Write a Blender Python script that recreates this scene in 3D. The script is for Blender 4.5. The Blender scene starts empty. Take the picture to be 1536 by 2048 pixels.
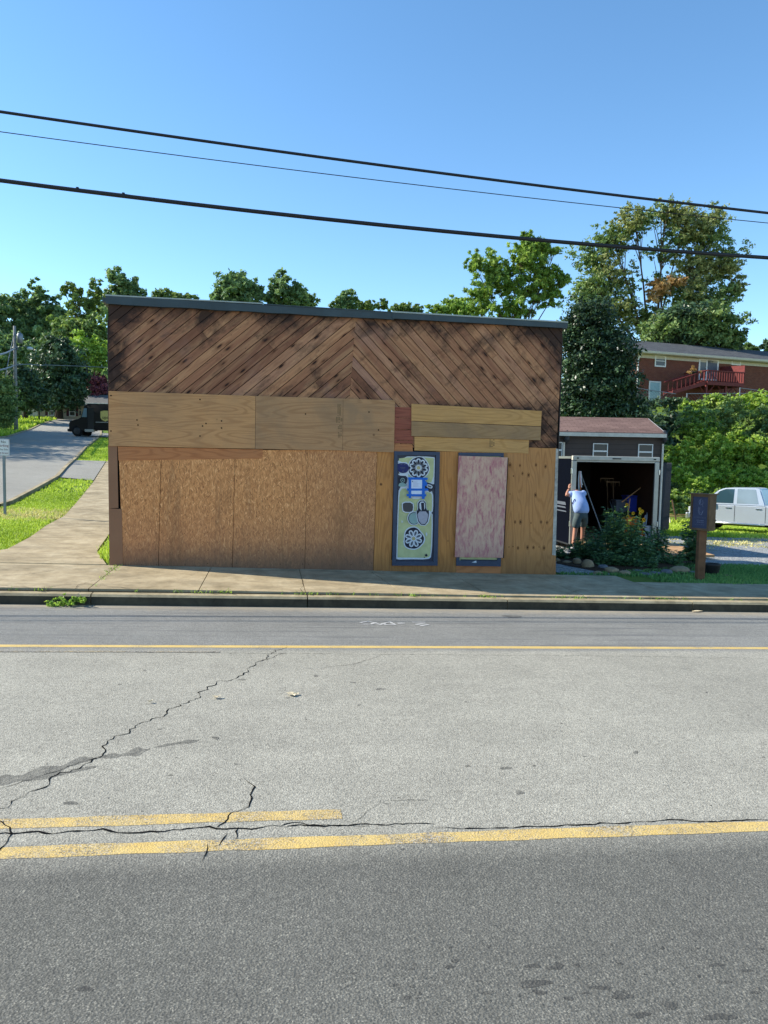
import bpy, bmesh, math, random
import numpy as np
from mathutils import Vector, Matrix
random.seed(7)
RNG = np.random.default_rng(11)
R = math.radians
S = bpy.context.scene
COL = S.collection
# ------------------------------------------------------------------ viewpoint (also used to survey positions on the ground)
CAM = Vector((0, 0, 2.1))
YAW, PITCH, ROLL, FPX = R(8.2), R(4.2), R(1.03), 26/36*2048
_f0 = Vector((math.sin(YAW), math.cos(YAW), 0)); _r0 = Vector((math.cos(YAW), -math.sin(YAW), 0)); _z = Vector((0, 0, 1))
FWD = _f0*math.cos(PITCH) - _z*math.sin(PITCH)
_u0 = _z*math.cos(PITCH) + _f0*math.sin(PITCH)
RGT = _r0*math.cos(ROLL) + _u0*math.sin(ROLL)
UPV = _u0*math.cos(ROLL) - _r0*math.sin(ROLL)
def ray(px, py): return (FWD*FPX + RGT*(px-768) - UPV*(py-1024)).normalized()
def on_y(px, py, y):            # point of the vertical plane y = const
    d = ray(px, py); return CAM + d*(y/d.y)
def at_depth(px, py, D):        # point at horizontal distance D along the view axis
    d = ray(px, py); return CAM + d*(D/d.dot(_f0))
def proj(p):
    d = Vector(p)-CAM; k = d.dot(FWD); return (768+FPX*d.dot(RGT)/k, 1024-FPX*d.dot(UPV)/k)
# ------------------------------------------------------------------ terrain
def _table(pts):
    ys = np.arange(-100, 701, 1.0)
    v = np.interp(ys, [p[0] for p in pts], [p[1] for p in pts])
    k = np.hanning(9); k /= k.sum()
    return ys, np.convolve(np.pad(v, 4, 'edge'), k, 'valid')
LY, LV = _table([(-100, 0), (15, 0.02), (35, 1.3), (70, 3.35), (100, 6.1), (125, 11), (165, 19), (230, 24), (700, 26)])
RY, RV = _table([(-100, 0), (14, 0), (36, -.75), (39, -.5), (47, 4.2), (55, 7.5), (80, 8.2), (140, 14), (230, 22), (700, 26)])
WALL_Y = 12.98
def HH(x, y):
    """terrain height; works on arrays"""
    x = np.asarray(x, float); y = np.asarray(y, float)
    t = np.clip((x/np.maximum(y, 5.0)+.19)/.56, 0, 1); t = t*t*(3-2*t)
    h = np.interp(y, LY, LV)*(1-t) + np.interp(y, RY, RV)*t
    return .09 - .022*np.clip(x, -60, 60) + h - .024*np.clip(13-y, 0, 2.2)
def H(x, y): return float(HH(x, y))
def road_z(x, y): return .10 - .022*x - .03*(y-3.9)
def walk_z(x, y): return H(x, y)+.03
def on_ground(px, py, fn=H, lo=2.0, hi=300.0):
    d = ray(px, py); t = lo; prev = None
    while t < hi:
        p = CAM+d*t; g = p.z-fn(p.x, p.y)
        if g <= 0: 
            a, b = t-.25, t
            for _ in range(25):
                m = (a+b)/2; p = CAM+d*m
                if p.z-fn(p.x, p.y) > 0: a = m
                else: b = m
            return CAM+d*b
        t += .25
    return CAM+d*hi
# ------------------------------------------------------------------ mesh helpers
class MB:
    def __init__(s): s.v = []; s.f = []; s.m = []; s.uv = {}; s.t = {}
    def add(s, vs, fs, m=0, tint=None):
        o = len(s.v); s.v += [tuple(v) for v in vs]
        for f in fs:
            if tint is not None: s.t[len(s.f)] = tint
            s.f.append(tuple(i+o for i in f)); s.m.append(m)
        return s
    def box(s, x0, x1, y0, y1, z0, z1, m=0, T=None):
        vs = [Vector(c) for c in ((x0,y0,z0),(x1,y0,z0),(x1,y1,z0),(x0,y1,z0),(x0,y0,z1),(x1,y0,z1),(x1,y1,z1),(x0,y1,z1))]
        if T: vs = [T @ v for v in vs]
        return s.add(vs, [(0,3,2,1),(4,5,6,7),(0,1,5,4),(1,2,6,5),(2,3,7,6),(3,0,4,7)], m)
    def rbox(s, x0, x1, y0, y1, z0, z1, b=.01, m=0, T=None):
        """box with its edges bevelled"""
        bm = bmesh.new(); bmesh.ops.create_cube(bm, size=1)
        for v in bm.verts:
            v.co = Vector((x0+(v.co.x+.5)*(x1-x0), y0+(v.co.y+.5)*(y1-y0), z0+(v.co.z+.5)*(z1-z0)))
        bmesh.ops.bevel(bm, geom=list(bm.edges), offset=min(b, .45*min(x1-x0, y1-y0, z1-z0)), segments=2, affect='EDGES', profile=.6)
        s.bm(bm, m, T); return s
    def bm(s, bm, m=0, T=None):
        bm.verts.index_update(); s.add([(T @ v.co) if T else v.co.copy() for v in bm.verts], [[v.index for v in f.verts] for f in bm.faces], m); bm.free(); return s
    def prism(s, poly, y0, y1, m=0, T=None, axis='y', tint=None):
        """polygon of (a, b) extruded; axis y: (x, z) polygon, axis x: (y, z), axis z: (x, y)"""
        A = sum(poly[i][0]*poly[(i+1) % len(poly)][1]-poly[(i+1) % len(poly)][0]*poly[i][1] for i in range(len(poly)))
        if A < 0: poly = poly[::-1]
        n = len(poly)
        if axis == 'y': P = lambda a, b, c: Vector((a, c, b))
        elif axis == 'x': P = lambda a, b, c: Vector((c, a, b))
        else: P = lambda a, b, c: Vector((a, b, c))
        vs = [P(a, b, y0) for a, b in poly]+[P(a, b, y1) for a, b in poly]
        if T: vs = [T @ v for v in vs]
        fs = [tuple(range(n)), tuple(range(2*n-1, n-1, -1))]+[(i, i+n, (i+1) % n+n, (i+1) % n) for i in range(n)]
        if axis != 'y': fs = [f[::-1] for f in fs]
        return s.add(vs, fs, m, tint)
    def tube(s, pts, r, n=8, m=0, cap=True):
        pts = [Vector(p) for p in pts]; k = len(pts)
        rs = r if isinstance(r, (list, tuple)) else [r]*k
        o = []; up = None
        for i, p in enumerate(pts):
            d = (pts[min(i+1, k-1)]-pts[max(i-1, 0)]).normalized()
            if up is None: up = Vector((0, 0, 1)) if abs(d.z) < .9 else Vector((1, 0, 0))
            a = d.cross(up).normalized(); b = a.cross(d).normalized(); up = b
            o += [p+(a*math.cos(t)+b*math.sin(t))*rs[i] for t in [2*math.pi*j/n for j in range(n)]]
        fs = [(i*n+j, i*n+(j+1) % n, (i+1)*n+(j+1) % n, (i+1)*n+j) for i in range(k-1) for j in range(n)]
        if cap: fs += [tuple(range(n))[::-1], tuple(range((k-1)*n, k*n))]
        return s.add(o, fs, m)
    def lathe(s, prof, c=(0, 0, 0), n=16, m=0, T=None):
        """prof = [(r, z)...] about z through c"""
        c = Vector(c); o = []
        for r, z in prof: o += [c+Vector((r*math.cos(t), r*math.sin(t), z)) for t in [2*math.pi*j/n for j in range(n)]]
        if T: o = [T @ v for v in o]
        k = len(prof)
        fs = [(i*n+j, i*n+(j+1) % n, (i+1)*n+(j+1) % n, (i+1)*n+j) for i in range(k-1) for j in range(n)]
        fs += [tuple(range(n))[::-1], tuple(range((k-1)*n, k*n))]
        return s.add(o, fs, m)
    def ball(s, c, r, seg=12, rings=8, m=0, jit=0, T=None, sq=0):
        bm = bmesh.new(); bmesh.ops.create_uvsphere(bm, u_segments=seg, v_segments=rings, radius=1)
        r = Vector(r) if hasattr(r, '__len__') else Vector((r, r, r)); c = Vector(c)
        ph = [random.uniform(0, 6) for _ in range(6)]
        for v in bm.verts:
            d = v.co.copy(); k = 1+jit*(math.sin(3*d.x+ph[0])+math.sin(4*d.y+ph[1])+math.sin(3.3*d.z+ph[2])+.5*math.sin(7*d.x+ph[3])*math.sin(6*d.y+ph[4]))
            if sq: d = Vector([math.copysign(abs(q)**(1-sq), q) for q in d])
            v.co = c+Vector((d.x*r.x, d.y*r.y, d.z*r.z))*k
        return s.bm(bm, m, T)
    def strip(s, A, B, zf, off=0, nc=1, m=0):
        """sheet between two polylines of (x, y) with equal counts, draped on zf"""
        n = len(A); vs = []
        for a, b in zip(A, B):
            for j in range(nc+1):
                x = a[0]+(b[0]-a[0])*j/nc; y = a[1]+(b[1]-a[1])*j/nc; vs.append((x, y, zf(x, y)+off))
        w = nc+1; fs = []
        for i in range(n-1):
            for j in range(nc):
                q = (i*w+j, i*w+j+1, (i+1)*w+j+1, (i+1)*w+j)
                e1 = Vector(vs[q[1]])-Vector(vs[q[0]]); e2 = Vector(vs[q[3]])-Vector(vs[q[0]])
                fs.append(q if e1.x*e2.y-e1.y*e2.x > 0 else q[::-1])
        return s.add(vs, fs, m)
    def build(s, name, mats, parent=None, smooth=False, kind=None, sm_angle=None):
        me = bpy.data.meshes.new(name); me.from_pydata(s.v, [], s.f)
        for mt in (mats if isinstance(mats, (list, tuple)) else [mats]): me.materials.append(mt)
        if any(s.m): me.polygons.foreach_set('material_index', s.m)
        if smooth: me.polygons.foreach_set('use_smooth', [True]*len(s.f))
        if s.uv:
            ul = me.uv_layers.new(name='UVMap')
            for p in me.polygons:
                if p.index in s.uv:
                    for li, c in zip(p.loop_indices, s.uv[p.index]): ul.data[li].uv = c
        if s.t:
            at = me.attributes.new('tint', 'FLOAT', 'FACE')
            at.data.foreach_set('value', [s.t.get(i, .5) for i in range(len(s.f))])
        me.update()
        if sm_angle:
            me.polygons.foreach_set('use_smooth', [True]*len(s.f)); me.set_sharp_from_angle(angle=R(sm_angle))
        o = bpy.data.objects.new(name, me); COL.objects.link(o)
        if parent: o.parent = parent
        if kind: o['kind'] = kind
        return o
def thing(name, label, cat, loc=(0, 0, 0), rz=0, group=None):
    o = bpy.data.objects.new(name, None); COL.objects.link(o); o.location = loc; o.rotation_euler = (0, 0, rz)
    o.empty_display_size = .2
    return tag(o, label, cat, group)
def tag(o, label, cat, group=None, kind=None):
    o['label'] = label; o['category'] = cat
    if group: o['group'] = group
    if kind: o['kind'] = kind
    return o
def resample(pts, step):
    out = [Vector(pts[0])]
    for a, b in zip(pts[:-1], pts[1:]):
        a = Vector(a); b = Vector(b); n = max(1, int((b-a).length/step))
        out += [a+(b-a)*(i/n) for i in range(1, n+1)]
    return out
def clip_poly(P, C):
    """clip polygon P by convex counter-clockwise polygon C (2D)"""
    for i in range(len(C)):
        a = C[i]; b = C[(i+1) % len(C)]; Q = []
        ins = lambda p: (b[0]-a[0])*(p[1]-a[1])-(b[1]-a[1])*(p[0]-a[0])
        for j in range(len(P)):
            p = P[j]; q = P[(j+1) % len(P)]; dp = ins(p); dq = ins(q)
            if dp >= 0: Q.append(p)
            if (dp >= 0) != (dq >= 0):
                k = dp/(dp-dq); Q.append((p[0]+(q[0]-p[0])*k, p[1]+(q[1]-p[1])*k))
        P = Q
        if len(P) < 3: return []
    return P
class Frame:
    """a vertical reference plane: origin on the ground, local x along it, local y away from the street"""
    def __init__(s, org, deg):
        s.o = Vector(org); s.a = R(deg); s.dx = Vector((math.cos(s.a), math.sin(s.a), 0)); s.dy = Vector((-math.sin(s.a), math.cos(s.a), 0))
    def hit(s, px, py, depth=0):
        d = ray(px, py); q = s.o+s.dy*depth
        p = CAM+d*((q-CAM).dot(s.dy)/d.dot(s.dy)); r = p-s.o
        return (r.dot(s.dx), r.z)
def text_mesh(txt, size, mat, parent, loc, rot=(R(90), 0, 0), name='lettering', align='CENTER', ext=.001, sx=1):
    cu = bpy.data.curves.new('txt', 'FONT'); cu.body = txt; cu.size = size; cu.align_x = align; cu.extrude = ext; cu.resolution_u = 3
    tmp = bpy.data.objects.new('txt', cu); COL.objects.link(tmp)
    bpy.context.view_layer.update()
    me = bpy.data.meshes.new_from_object(tmp.evaluated_get(bpy.context.evaluated_depsgraph_get()))
    bpy.data.objects.remove(tmp); me.materials.clear(); me.materials.append(mat)
    o = bpy.data.objects.new(name, me); COL.objects.link(o); o.location = loc; o.rotation_euler = rot; o.scale = (sx, 1, 1)
    if parent: o.parent = parent
    return o
# ------------------------------------------------------------------ material helpers
def srgb(r, g, b):
    f = lambda c: (c/12.92 if c <= .04045 else ((c+.055)/1.055)**2.4)
    return (f(r/255), f(g/255), f(b/255), 1)
class NT:
    def __init__(s, name):
        s.mat = bpy.data.materials.new(name); s.mat.use_nodes = True; s.t = s.mat.node_tree
        s.b = s.t.nodes['Principled BSDF']; s.out = s.t.nodes['Material Output']; s.L = s.t.links.new
        s.coords = None
    def n(s, typ, ins=None, **kw):
        nd = s.t.nodes.new('ShaderNode'+typ)
        for k, v in kw.items(): setattr(nd, k, v)
        for k, v in (ins or {}).items():
            if hasattr(v, 'is_output') or isinstance(v, bpy.types.NodeSocket): s.L(v, nd.inputs[k])
            else: nd.inputs[k].default_value = v
        return nd
    def obj(s): 
        if not s.coords: s.coords = s.n('TexCoord')
        return s.coords.outputs['Object']
    def uv(s):
        if not s.coords: s.coords = s.n('TexCoord')
        return s.coords.outputs['UV']
    def map(s, sc=(1, 1, 1), rot=(0, 0, 0), loc=(0, 0, 0), v=None):
        v = v or s.obj()
        if any(rot): v = s.n('Mapping', {'Vector': v, 'Rotation': rot}).outputs[0]      # turn first, then stretch
        return s.n('Mapping', {'Vector': v, 'Scale': sc, 'Location': loc}).outputs[0]
    def noise(s, scale, detail=3, rough=.55, dist=0, v=None):
        return s.n('TexNoise', {'Vector': v or s.obj(), 'Scale': scale, 'Detail': detail, 'Roughness': rough, 'Distortion': dist}).outputs['Fac']
    def vor(s, scale, v=None, out='Distance', rnd=1, feature='F1'):
        return s.n('TexVoronoi', {'Vector': v or s.obj(), 'Scale': scale, 'Randomness': rnd}, feature=feature).outputs[out]
    def ramp(s, fac, stops, interp='LINEAR'):
        nd = s.n('ValToRGB', {'Fac': fac}); cr = nd.color_ramp; cr.interpolation = interp
        while len(cr.elements) < len(stops): cr.elements.new(.5)
        for e, (p, c) in zip(cr.elements, stops):
            e.position = p; e.color = c if hasattr(c, '__len__') else (c, c, c, 1)
        return nd.outputs[0]
    def math(s, op, a, b=0, c=None, clamp=False):
        d = {0: a, 1: b}
        if c is not None: d[2] = c
        return s.n('Math', d, operation=op, use_clamp=clamp).outputs[0]
    def mix(s, fac, a, b, bl='MIX'):
        nd = s.n('MixRGB', {'Fac': fac, 'Color1': a, 'Color2': b}, blend_type=bl); return nd.outputs[0]
    def rng(s, v, a, b, c=0, d=1): return s.n('MapRange', {0: v, 1: a, 2: b, 3: c, 4: d}).outputs[0]
    def sep(s, v=None): return s.n('SeparateXYZ', {0: v or s.obj()}).outputs
    def attr(s, name): return s.n('Attribute', attribute_name=name).outputs['Fac']
    def bump(s, h, strength=.5, dist=.01): s.L(s.n('Bump', {'Height': h, 'Strength': strength, 'Distance': dist}).outputs[0], s.b.inputs['Normal'])
    def fin(s, col, rough=.8, spec=.3, metal=0):
        for k, v in (('Base Color', col), ('Roughness', rough), ('Specular IOR Level', spec), ('Metallic', metal)):
            if isinstance(v, bpy.types.NodeSocket): s.L(v, s.b.inputs[k])
            else: s.b.inputs[k].default_value = v
        return s.mat
def plain(name, c, rough=.6, spec=.4, metal=0, var=.12, scale=6, bump=0):
    m = NT(name); n = m.noise(scale, 4, .6)
    lo = tuple(x*(1-var) for x in c[:3])+(1,); hi = tuple(min(1, x*(1+var)) for x in c[:3])+(1,)
    col = m.ramp(n, [(.3, lo), (.7, hi)])
    if bump: m.bump(m.noise(scale*12, 3), bump, .01)
    return m.fin(col, rough, spec, metal)
M = {}
# ------------------------------------------------------------------ surfaces
def asphalt(name, mode='road'):
    m = NT(name); co = m.obj()
    cell = m.n('TexVoronoi', {'Vector': co, 'Scale': 170.0}); cval = m.sep(cell.outputs['Color'])[0]
    cell2 = m.n('TexVoronoi', {'Vector': co, 'Scale': 360.0}); c2 = m.sep(cell2.outputs['Color'])[1]
    gr = m.math('ADD', m.math('MULTIPLY', cval, .6), m.math('MULTIPLY', c2, .4))
    gr = m.math('ADD', gr, m.math('MULTIPLY', m.math('SUBTRACT', m.noise(26, 3, .7), .5), .55))
    big = m.noise(.55, 5, .6); med = m.noise(3.2, 4, .65)
    xyz = m.sep(co); y = xyz[1]
    yy = m.math('ADD', y, m.math('MULTIPLY', m.math('SUBTRACT', m.noise(5, 3), .5), .10))
    if mode in ('road', 'stain'):
        light = m.ramp(gr, [(.1, srgb(106, 103, 94)), (.4, srgb(149, 146, 135)), (.62, srgb(163, 160, 148)), (.95, srgb(200, 196, 180))])
        dark = m.ramp(gr, [(.1, srgb(78, 78, 73)), (.42, srgb(99, 98, 92)), (.72, srgb(110, 109, 102)), (.97, srgb(158, 155, 143))])
        far = m.ramp(gr, [(.12, srgb(98, 98, 95)), (.5, srgb(129, 129, 125)), (.9, srgb(156, 155, 148))])
        col = m.mix(m.rng(yy, 3.45, 3.86), dark, light)
        col = m.mix(m.rng(yy, 7.95, 8.2), col, far)
        dust = m.rng(m.math('ADD', y, m.math('MULTIPLY', m.math('SUBTRACT', m.noise(9, 4), .5), .5)), 10.35, 10.75)
        col = m.mix(m.math('MULTIPLY', dust, .75), col, srgb(168, 156, 134))
        lane = m.noise(1, 4, .6, v=m.map((.12, 1.6, 1)))
        col = m.mix(m.rng(lane, .35, .65, .16, 0), col, m.mix(.5, col, (.03, .03, .03, 1)))
        streak = m.noise(1, 4, .65, v=m.map((.35, 7, 1)))
        col = m.mix(m.math('MULTIPLY', m.rng(y, 7.9, 8.3), m.rng(streak, .52, .68, 0, .5)), col, srgb(78, 80, 84))
    else:
        col = m.ramp(gr, [(.1, srgb(130, 128, 120)), (.5, srgb(160, 157, 147)), (.9, srgb(188, 184, 172))])
        pat = m.rng(m.vor(.16, v=m.map((1, .5, 1))), .25, .5)
        col = m.mix(m.math('MULTIPLY', pat, .3), col, srgb(112, 110, 104))
    col = m.mix(m.rng(big, .3, .7, .3, 0), col, m.mix(.6, col, (0, 0, 0, 1)))
    col = m.mix(m.rng(med, .35, .68, .22, 0), col, m.mix(.5, col, (.02, .02, .02, 1)))
    if mode == 'stain': col = m.mix(m.rng(m.noise(14, 4, .7), .3, .62, .35, .68), col, srgb(52, 52, 51))
    m.bump(m.math('ADD', m.vor(95), m.math('MULTIPLY', m.noise(60, 3), .6)), .55, .006)
    return m.fin(col, .88, .25)
def paint_line(name, dense=.44):
    m = NT(name); cell = m.sep(m.n('TexVoronoi', {'Vector': m.obj(), 'Scale': 95.0}).outputs['Color'])[0]
    asp = m.ramp(cell, [(.1, srgb(70, 70, 68)), (.6, srgb(128, 126, 120)), (.95, srgb(165, 160, 150))])
    yel = m.mix(m.noise(7, 4), srgb(190, 156, 80), srgb(200, 178, 118))
    y = m.math('ADD', m.math('MULTIPLY', m.noise(120, 3, .8), .6), m.math('MULTIPLY', m.noise(2.2, 4, .7), .4))
    col = m.mix(m.rng(y, dense-.03, dense+.08), asp, yel)
    m.bump(m.vor(95), .5, .006)
    return m.fin(col, .8, .3)
def concrete(name, a, b, c, joint=False, dirt=.35):
    m = NT(name)
    col = m.ramp(m.noise(2.1, 6, .65, .4), [(.28, a), (.5, b), (.75, c)])
    col = m.mix(m.rng(m.noise(90, 3, .7), .3, .7, .35, 0), col, m.mix(.5, col, (.02, .02, .015, 1)))
    st = m.rng(m.noise(.9, 5, .7, 1.2, v=m.map((.5, 2.2, 1))), .48, .68, 0, dirt)
    col = m.mix(st, col, srgb(70, 66, 54))
    col = m.mix(m.rng(m.noise(12, 5, .7, 1.0), .6, .72, 0, .35), col, srgb(58, 55, 46))
    col = m.mix(m.rng(m.noise(5, 6, .75, .5), .45, .65, 0, .3), col, srgb(92, 84, 66))
    m.bump(m.noise(130, 4, .7), .35, .004)
    return m.fin(col, .9, .2)
def plank_mat():
    m = NT('weathered_cedar'); uv = m.uv(); tint = m.attr('tint')
    g = m.noise(1, 6, .7, .6, v=m.map((1.6, 34, 1), v=uv)); g2 = m.noise(1, 4, .6, 1.4, v=m.map((.9, 9, 1), v=uv))
    base = m.ramp(tint, [(0, srgb(132, 88, 68)), (.25, srgb(156, 106, 82)), (.5, srgb(174, 122, 92)), (.75, srgb(194, 140, 104)), (1, srgb(166, 122, 108))])
    col = m.mix(m.rng(g, .25, .75, .6, 0), base, srgb(92, 60, 46))
    col = m.mix(m.rng(g2, .45, .75, 0, .45), col, srgb(206, 162, 122))
    # knots: the two-scale cells in plank coordinates
    kv = m.n('TexVoronoi', {'Vector': m.map((2.6, 8.5, 1), v=uv), 'Scale': 1.0}); kd = kv.outputs['Distance']; kr = m.sep(kv.outputs['Color'])[0]
    knot = m.math('MULTIPLY', m.rng(kd, .10, .17, 1, 0), m.rng(kr, .45, .5))
    halo = m.math('MULTIPLY', m.rng(kd, .1, .34, .75, 0), m.rng(kr, .45, .5))
    col = m.mix(halo, col, srgb(96, 56, 38)); col = m.mix(m.math('MULTIPLY', knot, .9), col, srgb(34, 22, 20))
    sp = m.n('TexVoronoi', {'Vector': m.map((7, 24, 1), v=uv), 'Scale': 1.0})
    spk = m.math('MULTIPLY', m.rng(sp.outputs['Distance'], .07, .14, 1, 0), m.rng(m.sep(sp.outputs['Color'])[1], .8, .84))
    col = m.mix(m.math('MULTIPLY', spk, .85), col, srgb(40, 26, 26))
    # mildew and water marks in wall coordinates
    x, y, z = m.sep(); n1 = m.noise(1.5, 6, .72, .5)
    n1s = m.noise(1, 6, .75, .6, v=m.map((1.3, 1, 3.2), rot=(0, R(40), 0)))
    top = m.rng(z, 4.1, 4.6, 0, .42); lft = m.rng(x, -2.85, -2.3, .42, 0); rgt = m.rng(x, 3.9, 5.0, 0, .24); low = m.math('MULTIPLY', m.rng(z, 3.2, 3.0, 0, .28), m.rng(x, 2.2, 2.6))
    e = m.math('ADD', m.math('ADD', top, lft), m.math('ADD', m.math('MULTIPLY', rgt, m.rng(z, 3.2, 4.2, .5, 1)), low))
    mil = m.math('ADD', m.math('ADD', m.math('MULTIPLY', n1, .7), m.math('MULTIPLY', n1s, .65)), m.math('MULTIPLY', e, .55))
    col = m.mix(m.rng(mil, .69, .90, 0, .92), col, srgb(40, 31, 30))
    gp = m.noise(1, 5, .6, .3, v=m.map((1.1, 1, 1.1), loc=(3, 0, 5)))
    col = m.mix(m.rng(gp, .56, .74, 0, .35), col, srgb(150, 120, 112))
    col = m.mix(1, col, (1.06, 1.03, .93, 1), 'MULTIPLY')
    m.bump(g, .4, .004)
    return m.fin(col, .82, .25)
def plywood(name, horiz=True, a=srgb(182, 146, 100), b=srgb(154, 118, 78), dark=srgb(112, 84, 52), grey=.35, stain=0, k=1):
    m = NT(name)
    sc = (.35, 1, 2.6) if horiz else (2.6, 1, .35)
    f = m.noise(1.0, 2, .5, .3, v=m.map(tuple(q*1.0 for q in sc), loc=(random.random()*9, 0, random.random()*9)))
    ring = m.math('SINE', m.math('MULTIPLY', f, 105))
    fine = m.noise(1, 5, .7, .3, v=m.map((3, 1, 120) if horiz else (120, 1, 3)))
    col = m.mix(m.rng(ring, .1, 1, 0, .62), a, b)
    col = m.mix(m.rng(fine, .4, .75, 0, .5), col, dark)
    col = m.mix(m.rng(m.noise(1.3, 5, .65, .5), .42, .68, 0, grey), col, srgb(128, 112, 88))
    kv = m.n('TexVoronoi', {'Vector': m.map((2.2, 1, 2.2)), 'Scale': 1.0}); kn = m.math('MULTIPLY', m.rng(kv.outputs['Distance'], .03, .07, 1, 0), m.rng(m.sep(kv.outputs['Color'])[0], .55, .6))
    col = m.mix(m.math('MULTIPLY', kn, .85), col, srgb(62, 40, 26))
    x, y, z = m.sep()
    if stain:
        w = m.math('ADD', z, m.math('MULTIPLY', m.math('SUBTRACT', m.noise(1, 4, .7, v=m.map((9, 1, 1.2))), .5), .45))
        col = m.mix(m.rng(w, .45, .0, 0, .6), col, srgb(84, 66, 46))
    col = m.mix(1, col, (1.24*k, 1.04*k, .96*k, 1), 'MULTIPLY')
    m.bump(fine, .12, .003)
    return m.fin(col, .75, .3)
def osb():
    m = NT('strand_board'); cols = []
    stack = None
    for i, (ang, sx, sz, lo) in enumerate(((10, 82, 16, .0), (-14, 74, 14, .35), (34, 64, 16, .62), (-44, 70, 15, .78), (4, 95, 15, .58))):
        dv = m.n('VectorMath', {0: m.map((sx, 1, sz), rot=(0, R(ang), 0), loc=(i*3.1, 0, i*7.3)), 1: (0, 0, 0)}, operation='ADD').outputs[0]
        v = m.n('TexVoronoi', {'Vector': dv, 'Scale': 1.0, 'Randomness': 1.0}); c = m.sep(v.outputs['Color'])
        shade = m.ramp(c[0], [(0, srgb(110, 74, 44)), (.3, srgb(154, 110, 68)), (.65, srgb(176, 130, 82)), (.9, srgb(196, 150, 98)), (1, srgb(220, 178, 124))])
        stack = shade if stack is None else m.mix(m.math('MULTIPLY', m.rng(c[1], lo, lo+.02), m.rng(v.outputs['Distance'], .55, .8, 1, 0)), stack, shade)
    x, y, z = m.sep()
    stack = m.mix(.35, stack, srgb(172, 124, 78)); stack = m.mix(1, stack, (1.5, 1.32, 1.27, 1), 'MULTIPLY')
    dk = m.n('TexVoronoi', {'Vector': m.map((24, 1, 9), rot=(0, R(20), 0)), 'Scale': 1.0}); dm = m.math('MULTIPLY', m.rng(dk.outputs['Distance'], .1, .2, 1, 0), m.rng(m.sep(dk.outputs['Color'])[2], .86, .88))
    stack = m.mix(m.math('MULTIPLY', dm, .7), stack, srgb(76, 48, 30))
    # weathering: pinkish lower half, grey splash zone, vertical damp streaks
    n = m.noise(1, 5, .7, .6, v=m.map((2.0, 1, 1.1)))
    w = m.math('ADD', z, m.math('MULTIPLY', m.math('SUBTRACT', n, .5), .9))
    stack = m.mix(m.rng(w, 1.25, .35, 0, .45), stack, srgb(158, 108, 82))
    stack = m.mix(m.rng(x, .1, 1.2, 0, .35), stack, srgb(140, 100, 76))
    w2 = m.math('ADD', z, m.math('MULTIPLY', m.math('SUBTRACT', m.noise(1, 5, .75, .8, v=m.map((10, 1, 2.5))), .5), .5))
    stack = m.mix(m.rng(w2, .62, .16, 0, .72), stack, srgb(96, 78, 66))
    st = m.noise(1, 5, .7, .5, v=m.map((3.2, 1, .35)))
    stack = m.mix(m.rng(st, .56, .72, 0, .5), stack, srgb(110, 80, 56))
    m.bump(m.noise(1, 3, v=m.map((60, 1, 15))), .25, .003)
    return m.fin(stack, .8, .25)
def foliage(name, dark, mid, light, trans=.35, rough=.55):
    m = NT(name); t = m.attr('tint')
    col = m.ramp(t, [(0, dark), (.5, mid), (1, light)])
    m.fin(col, rough, .35)
    tr = m.n('BsdfTranslucent', {'Color': m.mix(.5, col, m.mix(1, col, (1.0, 1.0, .35, 1), 'MULTIPLY'))})
    mx = m.n('MixShader', {0: trans, 1: m.b.outputs[0], 2: tr.outputs[0]}); m.L(mx.outputs[0], m.out.inputs[0])
    return m.mat
def grass_ground(name, cs, gravel=0):
    m = NT(name); n = m.noise(1.6, 6, .7); n2 = m.noise(34, 5, .75)
    f = m.math('ADD', m.math('MULTIPLY', n, .5), m.math('MULTIPLY', n2, .5))
    col = m.ramp(f, [(.32, cs[0]), (.5, cs[1]), (.68, cs[2])])
    m.bump(n2, 1.0, .05)
    return m.fin(col, .9, .15)
def gravel():
    m = NT('crushed_stone'); v = m.n('TexVoronoi', {'Vector': m.obj(), 'Scale': 42.0}); c = m.sep(v.outputs['Color'])[0]
    v2 = m.n('TexVoronoi', {'Vector': m.obj(), 'Scale': 17.0}); c2 = m.sep(v2.outputs['Color'])[1]
    f = m.math('ADD', m.math('MULTIPLY', c, .6), m.math('MULTIPLY', c2, .4))
    col = m.ramp(f, [(.1, srgb(92, 96, 100)), (.5, srgb(142, 145, 146)), (.9, srgb(188, 188, 184))])
    g = m.math('ADD', m.math('MULTIPLY', m.noise(.9, 5, .7), .6), m.math('MULTIPLY', m.noise(9, 4, .7), .4))
    y = m.sep()[1]
    col = m.mix(m.math('MULTIPLY', m.rng(g, .52, .58), m.rng(y, 18, 21.5, .15, 1)), col, m.mix(m.noise(20, 3), srgb(96, 108, 46), srgb(140, 138, 84)))
    m.bump(m.math('ADD', v.outputs['Distance'], v2.outputs['Distance']), .9, .02)
    return m.fin(col, .9, .2)
def brick():
    m = NT('red_brick')
    b = m.n('TexBrick', {'Vector': m.map((1, 1, 1), rot=(R(90), 0, 0)), 'Scale': 1.0, 'Brick Width': .21, 'Row Height': .075, 'Mortar Size': .006, 'Color1': srgb(118, 68, 52), 'Color2': srgb(98, 56, 46), 'Mortar': srgb(120, 98, 86), 'Bias': 0.0})
    col = m.mix(m.rng(m.noise(2.5, 4), .3, .7, 0, .35), b.outputs[0], srgb(92, 46, 34))
    return m.fin(col, .9, .2)
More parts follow.
